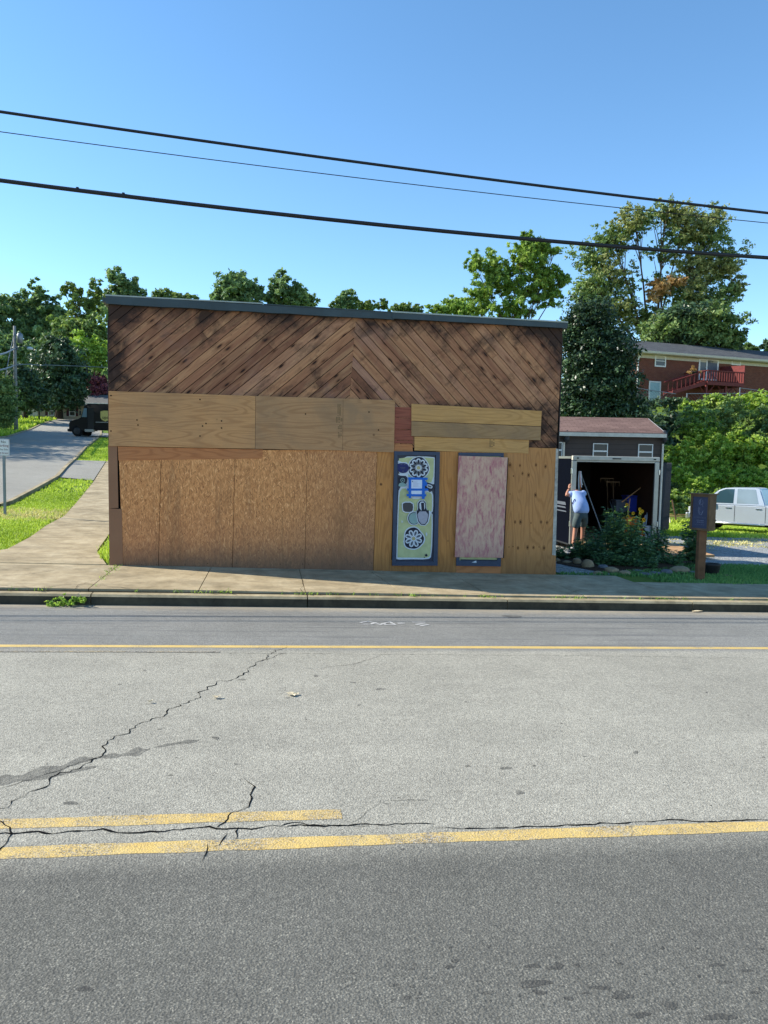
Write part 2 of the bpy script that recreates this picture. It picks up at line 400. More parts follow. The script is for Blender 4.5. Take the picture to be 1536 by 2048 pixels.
def bands(name, axis, pitch, c, edge, rough=.6, depth=.25, var=.08):
    """clapboard / ribbed sheet: repeated dark lap line along one axis"""
    m = NT(name); q = m.sep()[axis]; f = m.math('FRACT', m.math('DIVIDE', q, pitch))
    col = m.mix(m.rng(f, 0, .12, 1, 0), c, edge)
    col = m.mix(m.rng(m.noise(3, 5, .65), .35, .7, 0, var*3), col, edge)
    m.bump(f, depth, .012)
    return m.fin(col, rough, .3)
def shingle(name, a, b, c, rowz=.14):
    m = NT(name)
    v = m.n('TexBrick', {'Vector': m.map((1, 1.0, 1)), 'Scale': 1.0, 'Brick Width': .33, 'Row Height': rowz, 'Mortar Size': .008, 'Color1': a, 'Color2': b, 'Mortar': c, 'Bias': 0.0})
    col = m.mix(m.rng(m.noise(.7, 5, .7, v=m.map((1, 2.5, 1))), .5, .68, 0, .6), v.outputs[0], c)
    col = m.mix(m.rng(m.noise(60, 3), .3, .7, .3, 0), col, c)
    return m.fin(col, .95, .1)
def glass(name, c, rough=.08):
    m = NT(name); return m.fin(m.mix(m.noise(1.1, 3), c, tuple(q*1.6 for q in c[:3])+(1,)), rough, .6)
def blotchy():
    m = NT('pink_primed_board')
    n = m.math('ADD', m.math('MULTIPLY', m.noise(1, 5, .72, .9, v=m.map((9, 1, 3.2))), .6), m.math('MULTIPLY', m.noise(1, 4, .7, .4, v=m.map((26, 1, 8))), .4))
    col = m.ramp(n, [(.38, srgb(206, 174, 148)), (.48, srgb(200, 160, 138)), (.55, srgb(186, 132, 124)), (.64, srgb(166, 92, 104)), (.76, srgb(150, 72, 90))])
    z = m.sep()[2]; x = m.sep()[0]
    edge = m.rng(x, 3.15, 3.35, .5, 0)
    col = m.mix(m.math('MULTIPLY', edge, m.rng(m.noise(5, 4), .4, .6)), col, srgb(150, 84, 100))
    col = m.mix(m.rng(z, .62, .3, 0, .35), col, srgb(150, 90, 92))
    return m.fin(col, .7, .3)
W = srgb
M.update(
 road=asphalt('asphalt'), stain=asphalt('oily_asphalt', 'stain'), street=asphalt('worn_asphalt', 'street'),
 line=paint_line('yellow_road_paint'), line2=paint_line('thin_yellow_paint', .40),
 walk=concrete('sidewalk_concrete', W(142, 127, 99), W(170, 154, 124), W(194, 179, 149)),
 walk2=concrete('pale_concrete', W(148, 148, 142), W(166, 166, 160), W(182, 181, 175), dirt=.15),
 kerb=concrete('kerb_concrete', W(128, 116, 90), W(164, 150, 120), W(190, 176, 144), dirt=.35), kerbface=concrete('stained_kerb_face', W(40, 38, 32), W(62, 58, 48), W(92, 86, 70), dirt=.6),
 joint=plain('joint_dirt', W(48, 42, 33), .95, .1), crack=plain('crack_shadow', W(20, 20, 20), .95, .05), crackg=plain('crack_grit', W(46, 44, 40), .95, .05, 0, .5, 40),
 plank=plank_mat(), wallcore=plain('sheathing', W(62, 50, 42), .9, .1),
 ply_a=plywood('plywood_pale'), ply_b=plywood('plywood_grey', a=W(166, 136, 98), b=W(142, 112, 78), grey=.7),
 ply_c=plywood('plywood_clean', a=W(184, 152, 96), b=W(160, 128, 76), grey=.2), ply_d=plywood('plywood_grey_strip', a=W(158, 136, 98), b=W(140, 118, 80), grey=.8, k=.9),
 ply_v=plywood('plywood_upright', False, a=W(180, 134, 76), b=W(152, 108, 58), dark=W(110, 72, 38), grey=.15, stain=1),
 ply_k=plywood('plywood_knotty', False, a=W(176, 134, 82), b=W(150, 110, 64), dark=W(108, 74, 42), grey=.2, stain=1),
 ply_r=plywood('plywood_reddish', a=W(172, 122, 78), b=W(148, 100, 62), dark=W(106, 66, 42), grey=.2),
 redboard=plywood('red_stained_board', a=W(150, 92, 74), b=W(120, 68, 54), dark=W(72, 40, 34), grey=.1, k=.85),
 osb=osb(), osb_dark=None, pink=blotchy(),
 fascia=plain('dark_green_metal', W(52, 64, 68), .45, .5, .3, .2, 3), fascia_top=plain('pale_flashing', W(150, 156, 150), .45, .5, .4),
 navy=plain('slate_blue_paint', W(50, 62, 84), .5, .4, 0, .15, 8), navy_d=plain('deep_navy_paint', W(26, 34, 58), .45, .5),
 trimw=plain('weathered_white_trim', W(168, 164, 154), .8, .2, 0, .35, 12), soil=plain('garden_soil', W(66, 50, 36), .95, .1, 0, .3, 14, .6),
 gravel=gravel(), brick=brick(), lap_brown=bands('brown_lap_siding', 2, .17, W(70, 60, 56), W(34, 28, 27)),
 lap_beige=bands('beige_lap_siding', 2, .2, W(164, 152, 130), W(118, 108, 92)),
 sh_grey=shingle('grey_shingles', W(96, 98, 100), W(78, 80, 84), W(52, 54, 58)), sh_brown=shingle('brown_shingles', W(130, 106, 98), W(112, 90, 84), W(78, 62, 58), .16),
 sh_dark=shingle('pale_grey_shingles', W(118, 118, 116), W(104, 104, 104), W(80, 80, 80)),
 white=plain('white_paint', W(214, 214, 210), .5, .4, 0, .05), offwhite=plain('off_white_paint', W(196, 190, 176), .6, .3), cream=plain('cream_trim', W(186, 180, 160), .6, .3),
 glassd=glass('window_glass', W(20, 26, 32), .3), glassb=glass('bright_window_glass', W(96, 112, 118)), maroon=plain('maroon_paint', W(70, 30, 34), .6, .3),
 redwood=plain('red_stained_wood', W(104, 44, 42), .7, .3, 0, .25, 5), black=plain('black_paint', W(20, 20, 22), .5, .4), rubber=plain('tyre_rubber', W(22, 22, 23), .85, .2, 0, .2, 20),
 chrome=plain('bright_aluminium', W(196, 198, 200), .28, .6, .85, .06), alum=plain('brushed_aluminium', W(150, 152, 150), .4, .5, .6, .1), dkmetal=plain('dark_metal', W(44, 46, 50), .5, .5, .4), galv=plain('galvanised_steel', W(128, 134, 140), .5, .5, .6, .1),
 trailer=plain('midnight_blue_sheet', W(4, 6, 18), .6, .03, 0, .1), interior=plain('dark_lining', W(62, 42, 30), .8, .2), ramp=plywood('ramp_plywood', a=W(170, 148, 112), b=W(150, 128, 94), grey=.5),
 cable=plain('black_cable', W(22, 24, 30), .5, .4), pole=plain('grey_timber_pole', W(128, 130, 130), .9, .1, 0, .25, 3), postwood=plain('brown_stained_timber', W(112, 80, 56), .8, .2, 0, .3, 6), boxwood=plain('cedar_box_timber', W(104, 82, 60), .8, .2, 0, .3, 6),
 skin=plain('skin', W(170, 120, 98), .6, .35, 0, .06), hair=plain('grey_hair', W(90, 78, 68), .8, .2), shirt=plain('light_blue_cotton', W(148, 170, 214), .9, .1, 0, .08, 9), shorts=plain('grey_green_cotton', W(78, 90, 92), .9, .1, 0, .15, 9), sock=plain('white_sock', W(216, 216, 220), .9, .1), shoe=plain('navy_shoe', W(34, 40, 66), .7, .3), strap=plain('dark_blue_strap', W(36, 50, 96), .8, .2),
 silver=NT('silver_car_paint').fin(W(184, 192, 200), .3, .6, .35), plasticw=plain('white_plastic', W(196, 200, 206), .5, .4), bluep=plain('blue_plastic', W(30, 50, 150), .5, .4), redp=plain('red_plastic', W(150, 40, 24), .5, .4), orangep=plain('orange_plastic', W(208, 104, 28), .5, .4), greenp=plain('dark_green_plastic', W(40, 64, 52), .6, .3),
 bark=plain('bark', W(88, 76, 64), .95, .1, 0, .35, 9, .5), barkd=plain('dark_bark', W(56, 50, 44), .95, .1, 0, .35, 9, .5),
 stone=plain('tan_field_stone', W(150, 130, 102), .9, .2, 0, .3, 7, .4), stoneg=plain('grey_slate_stone', W(104, 106, 110), .85, .2, 0, .3, 7, .4),
 sheet=grass_ground('rough_turf', (W(74, 92, 34), W(104, 126, 46), W(132, 150, 62))),
 f_mid=foliage('leaf_mid_green', W(74, 96, 54), W(110, 136, 76), W(156, 176, 108)), f_dark=foliage('leaf_dark_green', W(40, 58, 40), W(66, 90, 62), W(104, 130, 88), .2, .4),
 f_ever=foliage('leaf_evergreen', W(30, 46, 32), W(50, 72, 48), W(96, 122, 82), .2, .4), f_hill=foliage('leaf_hazy_hill_green', W(78, 104, 74), W(112, 142, 96), W(160, 182, 124), .42), f_yel=foliage('leaf_yellow_green', W(92, 119, 55), W(143, 176, 76), W(200, 223, 103), .45), f_ash=foliage('leaf_bright_green', W(84, 114, 48), W(124, 156, 68), W(172, 194, 98), .4),  # hill leaf colours have a pale bluish distance haze mixed in
 f_oak=foliage('leaf_oak_autumn', W(92, 104, 62), W(136, 146, 88), W(184, 182, 124), .3), f_red=foliage('leaf_plum_red', W(82, 41, 51), W(126, 66, 79), W(184, 116, 124), .3), f_rust=foliage('leaf_rust', W(125, 100, 67), W(174, 139, 92), W(211, 180, 123), .3),
 f_kud=foliage('leaf_vine_green', W(92, 122, 48), W(150, 182, 72), W(214, 228, 124), .55), f_gard=foliage('leaf_garden', W(52, 80, 52), W(84, 120, 78), W(130, 160, 106), .3),
 grassb=foliage('grass_blades', W(128, 156, 46), W(172, 198, 66), W(212, 226, 110), .4, .6), grassd=foliage('lawn_blades', W(70, 108, 63), W(101, 147, 81), W(147, 184, 106), .3, .6), dry=foliage('dry_grass', W(154, 150, 94), W(204, 192, 132), W(232, 226, 166), .3),
 flowery=plain('yellow_petals', W(226, 168, 30), .7, .2), flowero=plain('orange_petals', W(206, 110, 30), .7, .2), deadleaf=plain('dead_leaf', W(206, 190, 158), .8, .2, 0, .2, 30),
 mgreen=plain('mural_green', W(178, 184, 136), .6, .3, 0, .14, 7), mwhite=plain('mural_white', W(196, 204, 212), .6, .3, 0, .06, 20), mnavy=plain('mural_navy', W(24, 30, 48), .5, .3), mgrey=plain('mural_grey', W(158, 158, 170), .6, .3, 0, .12, 16), mdgrey=plain('mural_dark_grey', W(72, 70, 72), .6, .3), mteal=plain('mural_teal', W(132, 160, 156), .6, .3), mpurple=plain('mural_purple', W(62, 48, 66), .6, .3), mwood=plain('mural_wood', W(170, 160, 112), .6, .3), mslate=plain('mural_slate', W(84, 90, 100), .6, .3),
 mblue=plain('mural_deep_blue', W(30, 36, 92), .5, .3), tape=plain('painters_tape_blue', W(24, 98, 190), .6, .3, 0, .08, 20), paper=plain('white_paper', W(206, 216, 232), .7, .2, 0, .03), ink=plain('faded_ink', W(150, 150, 176), .7, .2), chalk=plain('utility_paint_white', W(168, 168, 166), .9, .1, 0, .25, 30),
 signw=plain('sign_white', W(226, 224, 226), .4, .4, 0, .04), signr=plain('sign_dark_red', W(120, 30, 44), .5, .3), board=plain('sign_blue_slate', W(54, 60, 86), .5, .4, 0, .1), boardtxt=plain('sign_pale_lettering', W(118, 124, 146), .5, .4),
 van=plain('very_dark_brown_paint', W(12, 9, 11), .5, .25, 0, .08), gold=plain('gold_emblem', W(190, 170, 96), .4, .5), lamp=plain('lamp_glass', W(200, 204, 208), .3, .5),
)
M['halo'] = plain('knot_halo', W(150, 104, 62), .8, .2, 0, .2, 60); M['knot'] = plain('brown_knot', W(92, 58, 34), .8, .2, 0, .3, 60)
m = NT('white_osb'); M['osb_dark'] = m.fin(m.mix(m.rng(m.vor(1, v=m.map((70, 1, 26), rot=(0, R(30), 0)), out='Distance'), .1, .7), W(140, 104, 78), m.mix(m.noise(2, 4), W(156, 116, 88), W(126, 90, 68))), .8, .2)
# ------------------------------------------------------------------ ground, road, pavements
def axis(parts):
    out = []
    for a, b, st in parts: out += list(np.arange(a, b, st))
    return np.array(out+[parts[-1][1]])
def build_ground():
    xs = axis([(-400, -60, 20), (-60, -30, 1.5), (-30, 30, .5), (30, 60, 1.5), (60, 400, 20)])
    ys = axis([(-60, 9, 8), (9, 10.9, .5), (10.9, 14, .2), (14, 60, .5), (60, 130, 1.5), (130, 600, 20)])
    X, Y = np.meshgrid(xs, ys, indexing='ij')
    Z = HH(X, Y); k = np.clip((Y-12.0)/.3, 0, 1); Z -= .10*(1-k)
    rz = .10-.022*np.clip(X, -60, 60)-.03*(Y-3.9)-.06
    Z = np.where(Y < 11.05, np.minimum(rz, Z), Z)
    nx, ny = len(xs), len(ys); V = np.stack([X, Y, Z], -1).reshape(-1, 3)
    i, j = np.meshgrid(np.arange(nx-1), np.arange(ny-1), indexing='ij'); a = (i*ny+j).ravel()
    F = np.stack([a, a+ny, a+ny+1, a+1], -1)
    o = np_mesh('ground', V, F, M['sheet'], smooth=True); o['kind'] = 'structure'
    return o
def np_mesh(name, V, F, mats, tint=None, mi=None, smooth=False, parent=None):
    me = bpy.data.meshes.new(name); nv, nf, k = len(V), len(F), F.shape[1]
    me.vertices.add(nv); me.vertices.foreach_set('co', np.asarray(V, np.float32).ravel())
    me.loops.add(nf*k); me.loops.foreach_set('vertex_index', np.asarray(F, np.int32).ravel())
    me.polygons.add(nf); me.polygons.foreach_set('loop_start', np.arange(0, nf*k, k, dtype=np.int32))
    if smooth: me.polygons.foreach_set('use_smooth', np.ones(nf, bool))
    for m_ in (mats if isinstance(mats, (list, tuple)) else [mats]): me.materials.append(m_)
    if mi is not None: me.polygons.foreach_set('material_index', np.asarray(mi, np.int32))
    me.update(calc_edges=True)
    if tint is not None:
        at = me.attributes.new('tint', 'FLOAT', 'FACE'); at.data.foreach_set('value', np.asarray(tint, np.float32))
    o = bpy.data.objects.new(name, me); COL.objects.link(o)
    if parent: o.parent = parent
    return o
build_ground()
xs_r = list(range(-60, 62, 4))
KY = 10.80                                          # kerb foot
road = MB().strip([(x, -14) for x in xs_r], [(x, KY) for x in xs_r], road_z, 0, 8).build('road', M['road'], kind='structure')
def rp(px, py): p = on_ground(px, py, fn=road_z); return (p.x, p.y)
# painted lines lie a few millimetres over the asphalt
def ribbon(mb, pts, w, off, fn=road_z, jag=0, m=0, step=.5):
    P = resample([Vector((a, b, 0)) for a, b in pts], step); A = []; B = []
    for i, p in enumerate(P):
        d = (P[min(i+1, len(P)-1)]-P[max(i-1, 0)]).normalized(); n = Vector((-d.y, d.x, 0))
        ww = w*(1+random.uniform(-jag, jag)) if not callable(w) else w(i/(len(P)-1))*(1+random.uniform(-jag, jag))
        if jag: p = p+n*random.uniform(-jag, jag)*.02
        A.append((p+n*ww/2)[:2]); B.append((p-n*ww/2)[:2])
    return mb.strip(A, B, fn, off, 1, m)
mb = MB(); ribbon(mb, [(-60, 3.70), (-6, 3.71), (60, 3.78)], .115, .0016, jag=.10, step=.12)
mb.build('painted_line', M['line'], road)
e = rp(683, 1626); mb = MB(); ribbon(mb, [(-60, 4.02), (e[0], 4.03)], .115, .0016, jag=.10, step=.12); mb.build('painted_line', M['line'], road)
mb = MB(); ribbon(mb, [(-60, 8.24), (60, 8.20)], .11, .0016, jag=.04, step=.5); mb.build('painted_line', M['line2'], road)
q = rp(440, 1303); mb = MB(); ribbon(mb, [(-60, 7.98), (q[0], 7.96)], .05, .004, jag=.1, step=1); M['line3'] = paint_line('ghost_yellow_paint', .56); mb.build('painted_line', M['line3'], road)
def crack(px_pts, w, jit=.03, step=.035, fn=road_z, parent=None, off=.0025):
    w = w*.82; P = resample([Vector(on_ground(*p, fn=fn)[:2]+(0,)) for p in px_pts], .5)
    Q = [P[0]]
    for a, b in zip(P[:-1], P[1:]):
        n = max(1, int((b-a).length/step)); d = (b-a); nn = Vector((-d.y, d.x, 0)).normalized()
        wob = 0
        for i in range(1, n+1):
            wob = wob*.75+random.uniform(-jit, jit)*.45
            Q.append(a+d*(i/n)+nn*(wob if i < n else 0))
    mb = MB(); A = []; B = []
    for i, p in enumerate(Q):
        d = (Q[min(i+1, len(Q)-1)]-Q[max(i-1, 0)]).normalized(); nn = Vector((-d.y, d.x, 0)); t = i/(len(Q)-1)
        ww = w*random.uniform(.25, 1.25)*min(1, 8*t+.25, 8*(1-t)+.25)
        A.append((p+nn*ww/2)[:2]); B.append((p-nn*ww/2)[:2])
    mb.strip(A, B, fn, off, 1); return mb.build('crack', M['crack'] if fn is road_z else M['crackg'], parent or road)
crack([(576, 1293), (548, 1300), (524, 1322), (500, 1334), (478, 1352), (440, 1362), (400, 1388), (362, 1412), (330, 1430), (300, 1442), (270, 1452), (245, 1470), (226, 1478), (205, 1512), (170, 1528), (120, 1545), (90, 1575), (50, 1592), (15, 1616), (-30, 1622)], .013, .07)
crack([(568, 1306), (545, 1316), (520, 1322)], .007)
crack([(205, 1512), (150, 1530), (60, 1560), (-10, 1580)], .006)
crack([(-40, 1672), (25, 1668), (90, 1667), (170, 1662), (205, 1658), (235, 1666), (300, 1663), (360, 1660), (432, 1658), (470, 1657), (520, 1656), (560, 1653), (588, 1645), (620, 1652), (690, 1651), (740, 1653)], .018, .03)
crack([(560, 1656), (600, 1650), (680, 1651), (760, 1650), (820, 1647), (870, 1649)], .014, .03)
crack([(870, 1656), (940, 1657), (1010, 1656), (1060, 1653), (1130, 1650), (1200, 1646), (1290, 1644), (1350, 1640), (1400, 1644), (1470, 1641), (1545, 1640)], .014, .02)
crack([(-20, 1640), (5, 1645), (20, 1655), (24, 1668), (10, 1690), (-6, 1706)], .013)
crack([(488, 1556), (510, 1574), (504, 1596), (498, 1614), (462, 1626), (450, 1645), (432, 1658)], .011, .02)
crack([(478, 1655), (472, 1680)], .012); crack([(455, 1668), (438, 1692)], .010); crack([(415, 1688), (412, 1708), (404, 1722)], .008)
crack([(760, 1312), (700, 1330), (640, 1338)], .006); crack([(700, 1650), (760, 1600), (860, 1600)], .004, .02)
crack([(-20, 1305), (200, 1304), (440, 1306), (800, 1309), (1200, 1312), (1560, 1318)], .007, .03)
# oil drips and wet marks
def blob(mb, px, py, rx, ry, off=.006, n=14):
    c = Vector(rp(px, py)+(0,)); ex = Vector(rp(px+rx, py)+(0,))-c; ey = Vector(rp(px, py-ry)+(0,))-c
    ph = random.uniform(0, 6); vs = []
    for i in range(n):
        t = 2*math.pi*i/n; k = 1+.22*math.sin(2*t+ph)+.16*math.sin(3*t+2*ph)+random.uniform(-.1, .1)
        p = c+ex*math.cos(t)*k+ey*math.sin(t)*k; vs.append((p.x, p.y, road_z(p.x, p.y)+off))
    f = tuple(range(n)); a = Vector(vs[0]); b = Vector(vs[n//3]); d = Vector(vs[2*n//3])
    mb.add(vs, [f if (b-a).cross(d-a).z > 0 else f[::-1]])
def stain_ribbon(pts, off):
    P = [(rp(px, py), w) for px, py, w in pts]; Q = []
    for (a, wa), (b, wb) in zip(P[:-1], P[1:]):
        for i in range(8): k = i/8; Q.append((a[0]+(b[0]-a[0])*k, a[1]+(b[1]-a[1])*k, wa+(wb-wa)*k))
    A = []; B = []; n = len(Q)
    for i, (x, y, w) in enumerate(Q):
        e = min(1, 4*i/n+.15, 4*(1-i/n)+.15); A.append((x, y+w*e*(.5+.25*math.sin(i*.55)+random.uniform(-.07, .07)))); B.append((x, y-w*e*(.5+.25*math.sin(i*.4+1)+random.uniform(-.07, .07))))
    return MB().strip(A, B, road_z, off*.35, 1)
stain_ribbon([(-30, 1566, .20), (30, 1558, .20), (90, 1545, .16), (150, 1526, .14), (200, 1514, .10)], .0022).build('wet_stain', M['stain'], road)
stain_ribbon([(60, 1560, .05), (130, 1546, .08), (200, 1532, .04)], .0030).build('wet_stain', M['stain'], road)
stain_ribbon([(195, 1514, .07), (240, 1511, .09), (275, 1503, .12), (302, 1498, .07)], .0026).build('wet_stain', M['stain'], road)
stain_ribbon([(308, 1495, .03), (345, 1488, .06), (380, 1483, .05), (404, 1479, .07)], .0022).build('wet_stain', M['stain'], road)
mb = MB(); blob(mb, 431, 1476, 7, 2.5, off=.0022); mb.build('wet_stain', M['stain'], road)

mb = MB(); k = 0
for a in [(142, 1606, 13, 4), (484, 1359, 7, 2), (632, 1352, 5, 1.6), (706, 1365, 5, 1.4), (760, 1378, 8, 2), (718, 1410, 4, 1.2), (932, 1404, 3, 1.2), (1011, 1536, 10, 3.5), (936, 1532, 5, 2), (1040, 1585, 10, 3.5), (1272, 1505, 6, 2.5), (1066, 1932, 13, 5), (1118, 1930, 10, 5), (1108, 1936, 13, 4), (1154, 1930, 6, 3), (1242, 1927, 5, 3), (1325, 1896, 5, 3), (1434, 1930, 14, 4), (1493, 1941, 10, 3), (786, 1970, 9, 4), (815, 1995, 7, 4), (1068, 1967, 30, 8), (1080, 1985, 14, 5), (1243, 1991, 24, 7), (1172, 1986, 6, 3), (1340, 2011, 16, 8), (1200, 1975, 22, 4), (1418, 1919, 6, 2.5), (900, 1934, 9, 4), (910, 1922, 8, 3), (840, 1680, 11, 3), (620, 1685, 8, 2.5), (976, 1986, 10, 4), (1138, 1997, 9, 4), (170, 1978, 14, 6), (96, 1700, 8, 3), (1280, 2030, 20, 6), (1440, 2034, 30, 7), (1025, 1233, 20, 2.4), (1455, 1964, 8, 3), (1510, 1985, 9, 3)]+[(random.uniform(700, 1536), random.uniform(1880, 2040), random.uniform(2, 6), random.uniform(1.2, 3)) for _ in range(26)]+[(random.uniform(0, 1536), random.uniform(1330, 1880), random.uniform(1.5, 5), random.uniform(.8, 1.6)) for _ in range(45)]:
    blob(mb, *a, off=.0006+.000004*k); k += 1
mb.build('oil_spot', M['stain'], road)
mb = MB()
for seg in [[(720, 1246), (735, 1243), (750, 1246), (742, 1249), (722, 1249)], [(762, 1249), (780, 1244), (790, 1250), (768, 1250)], [(795, 1247), (810, 1247)], [(825, 1245), (850, 1245)], [(832, 1250), (845, 1248), (857, 1250), (840, 1252)], [(765, 1250), (752, 1248)]]:
    ribbon(mb, [rp(*p) for p in seg], .045, .005, jag=.5, step=.05)
mb.build('utility_mark', M['chalk'], road)
# kerb: cast segments with joints, rounded nose
kx = on_ground(615, 1215, fn=road_z).x
pr = [(KY, -.12), (KY+.005, .118), (KY+.03, .15), (KY+.17, .156), (KY+.17, -.12)]
mb = MB()
for i in range(-14, 16):
    a = kx+i*3.05+.008; b = a+3.05-.016
    for j in range(4):
        x0 = a+(b-a)*j/4; x1 = a+(b-a)*(j+1)/4
        vs = [(x, y, road_z(x, KY)+z) for x in (x0, x1) for y, z in pr]
        fs = [(q, q+1, q+6, q+5) for q in range(4)]
        if j == 0: fs.append((4, 3, 2, 1, 0))
        if j == 3: fs.append((5, 6, 7, 8, 9))
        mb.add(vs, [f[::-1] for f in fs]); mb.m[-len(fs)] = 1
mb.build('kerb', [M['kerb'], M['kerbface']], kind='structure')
# pavement slabs (thin real joints between them) over a dirt bed
def slab(mb, quad, zf, th=.12, gap=.007, m=0, nx=3):
    c = Vector((sum(p[0] for p in quad)/4, sum(p[1] for p in quad)/4)); q = []
    for p in quad:
        d = Vector(p)-c; q.append(c+d*(1-gap*1.4/max(d.length, .1)))
    A = [q[0]+(q[1]-q[0])*i/nx for i in range(nx+1)]; B = [q[3]+(q[2]-q[3])*i/nx for i in range(nx+1)]
    tilt = random.uniform(-.006, .006); t2 = random.uniform(-.003, .003)
    vs = []
    for P in (A, B):
        for p in P: vs.append((p.x, p.y, zf(p.x, p.y)+t2+tilt*(p.x-c.x)*.5))
    n = nx+1; low = [(v[0], v[1], v[2]-th) for v in vs]; o = len(vs)
    fs = [(i, i+1, n+i+1, n+i) for i in range(nx)]
    fs += [(o+i, o+i+1, i+1, i) for i in range(nx)]+[(n+i, n+i+1, o+n+i+1, o+n+i) for i in range(nx)]+[(0, n, o+n, o), (n-1, o+n-1, o+2*n-1, 2*n-1)]
    mb.add(vs+low, fs, m)
wy0 = KY+.195
jx = [on_ground(*p, fn=walk_z).x for p in [(165, 1186), (396, 1183), (612, 1188), (807, 1188), (977, 1190), (1170, 1192)]]
js = [on_ground(*p, fn=walk_z).x for p in [(212, 1150), (413, 1153), (600, 1148), (745, 1150), (915, 1156), (1085, 1158)]]
low = [jx[0]-1.9*k for k in range(14, 0, -1)]; hi = [jx[-1]+1.6*k for k in range(1, 24)]
lo2 = [js[0]-1.9*k for k in range(14, 0, -1)]; hi2 = [js[-1]+1.6*k for k in range(1, 24)]
J0 = low+jx+hi; J1 = lo2+js+hi2
mb = MB(); bed = MB()
for i in range(len(J0)-1):
    back = 12.97 if J0[i+1] < 5.6 else 12.34
    if J0[i] < 5.2 < J0[i+1]: back = 12.97
    s0 = (J1[i]-J0[i])/(12.97-wy0); s1 = (J1[i+1]-J0[i+1])/(12.97-wy0)
    slab(mb, [(J0[i], wy0), (J0[i+1], wy0), (J0[i+1]+s1*(back-wy0), back), (J0[i]+s0*(back-wy0), back)], walk_z)
bed.strip([(x, wy0-.03) for x in xs_r], [(x, 12.4) for x in xs_r], walk_z, -.03, 2)
pv = mb.build('pavement', M['walk'], kind='structure')
for pts, w in (([(-20, 1170), (40, 1174), (84, 1177), (120, 1171), (185, 1168), (240, 1175), (290, 1183)], .014), ([(140, 1186), (158, 1170), (190, 1160)], .01), ([(0, 1153), (60, 1148), (110, 1141)], .012), ([(602, 1150), (606, 1165), (600, 1178), (612, 1189)], .008), ([(1130, 1190), (1160, 1180), (1300, 1182)], .008)): crack(pts, w, .03, .05, walk_z, pv, .006)
bed.build('pavement_joint_dirt', M['joint'], kind='structure')
# pale apron beside the shop front
ap = [on_ground(*p) for p in [(1112, 1156), (1150, 1174), (1262, 1175), (1200, 1159)]]
mb = MB(); slab(mb, [(ap[1].x, ap[1].y), (ap[2].x, ap[2].y), (ap[3].x, ap[3].y), (ap[0].x, ap[0].y)], lambda x, y: H(x, y)+.024, .1, 0, 0, 4)
mb.build('concrete_apron', M['walk2'], kind='structure')
# side pavement climbing the street
def gp(px, py): p = on_ground(px, py); return Vector((p.x, p.y, 0))
WL = [(-5.6, 12.97), (-4.95, 13.7)]+[tuple(gp(*p)[:2]) for p in [(60, 1077), (103, 1046), (128, 1035), (148, 1012), (167, 990), (187, 965), (200, 944), (212, 925)]]
WR = [(-2.86, 12.97), (-3.3, 13.9)]+[(-3.5, 15.6), (-3.7, 17.2), (-3.75, 18.1), (-4.1, 20.5)]
WR += [(-4.5, 23.2), (-5.0, 27.0), (-5.5, 31), (-6.2, 36)]
mb = MB(); Ws = min(len(WL), len(WR))
def by_y(L, y):
    ys = [p[1] for p in L]; return float(np.interp(y, ys, [p[0] for p in L]))
yy = 12.97; k = 0
while yy < 52:
    y2 = yy+1.55
    f = lambda L, y: by_y(L, y) if y < L[-1][1] else L[-1][0]+(y-L[-1][1])*(-.12)
    slab(mb, [(f(WL, yy), yy), (f(WR, yy), yy), (f(WR, y2), y2), (f(WL, y2), y2)], lambda x, y: H(x, y)+.035, .12, .006, 0, 2)
    yy = y2
mb.build('side_pavement', M['walk'], kind='structure')
# side street
CR = [tuple(gp(*p)[:2]) for p in [(5, 1014), (60, 985), (112, 956), (129, 937), (148, 920), (170, 896), (187, 883), (201, 872)]]
CRs = [(-19, 12.4), (-13.5, 14.2), (-10.2, 16.8), (-8.2, 19.0)]+CR[0:1]+CR[1:]
s0 = CR[-1]
CRs += [(s0[0]-1.8, s0[1]+8), (s0[0]-4.6, s0[1]+17), (s0[0]-8, s0[1]+26)]
SL = [(-34, 12.4), (-26, 18), (-21.5, 26), (-19.5, 38), (-18.6, 48)]+[tuple(gp(*p)[:2]) for p in [(16, 875), (49, 864), (80, 851), (102, 843)]]
def par(L, n):
    P = [Vector(p+(0,) if len(p) == 2 else p) for p in L]; d = [0]
    for a, b in zip(P[:-1], P[1:]): d.append(d[-1]+(b-a).length)
    t = np.linspace(0, d[-1], n); return [(float(np.interp(q, d, [p.x for p in P])), float(np.interp(q, d, [p.y for p in P]))) for q in t]
NS = 90
mb = MB(); mb.strip(par(SL+[(-25.5, 92)], NS), par(CRs, NS), H, .035, 14); mb.build('side_street', M['street'], kind='structure')
mb = MB()
for L, s in ((CRs, 1), (SL, -1)):
    P = par(L, 120)
    for (a, b) in zip(P[:-1], P[1:]):
        a = Vector(a+(0,)); b = Vector(b+(0,)); d = (b-a).normalized(); n = Vector((d.y, -d.x, 0))*s
        vs = []
        for p in (a, b):
            for o_, z_ in ((-.02, -.05), (-.02, .10), (.11, .105), (.11, -.05)):
                q = p+n*o_; vs.append((q.x, q.y, H(q.x, q.y)+z_))
        fs = [(0, 1, 5, 4), (1, 2, 6, 5), (2, 3, 7, 6)]
        mb.add(vs, fs if s < 0 else [f[::-1] for f in fs])
mb.build('side_kerb', M['kerb'], kind='structure')
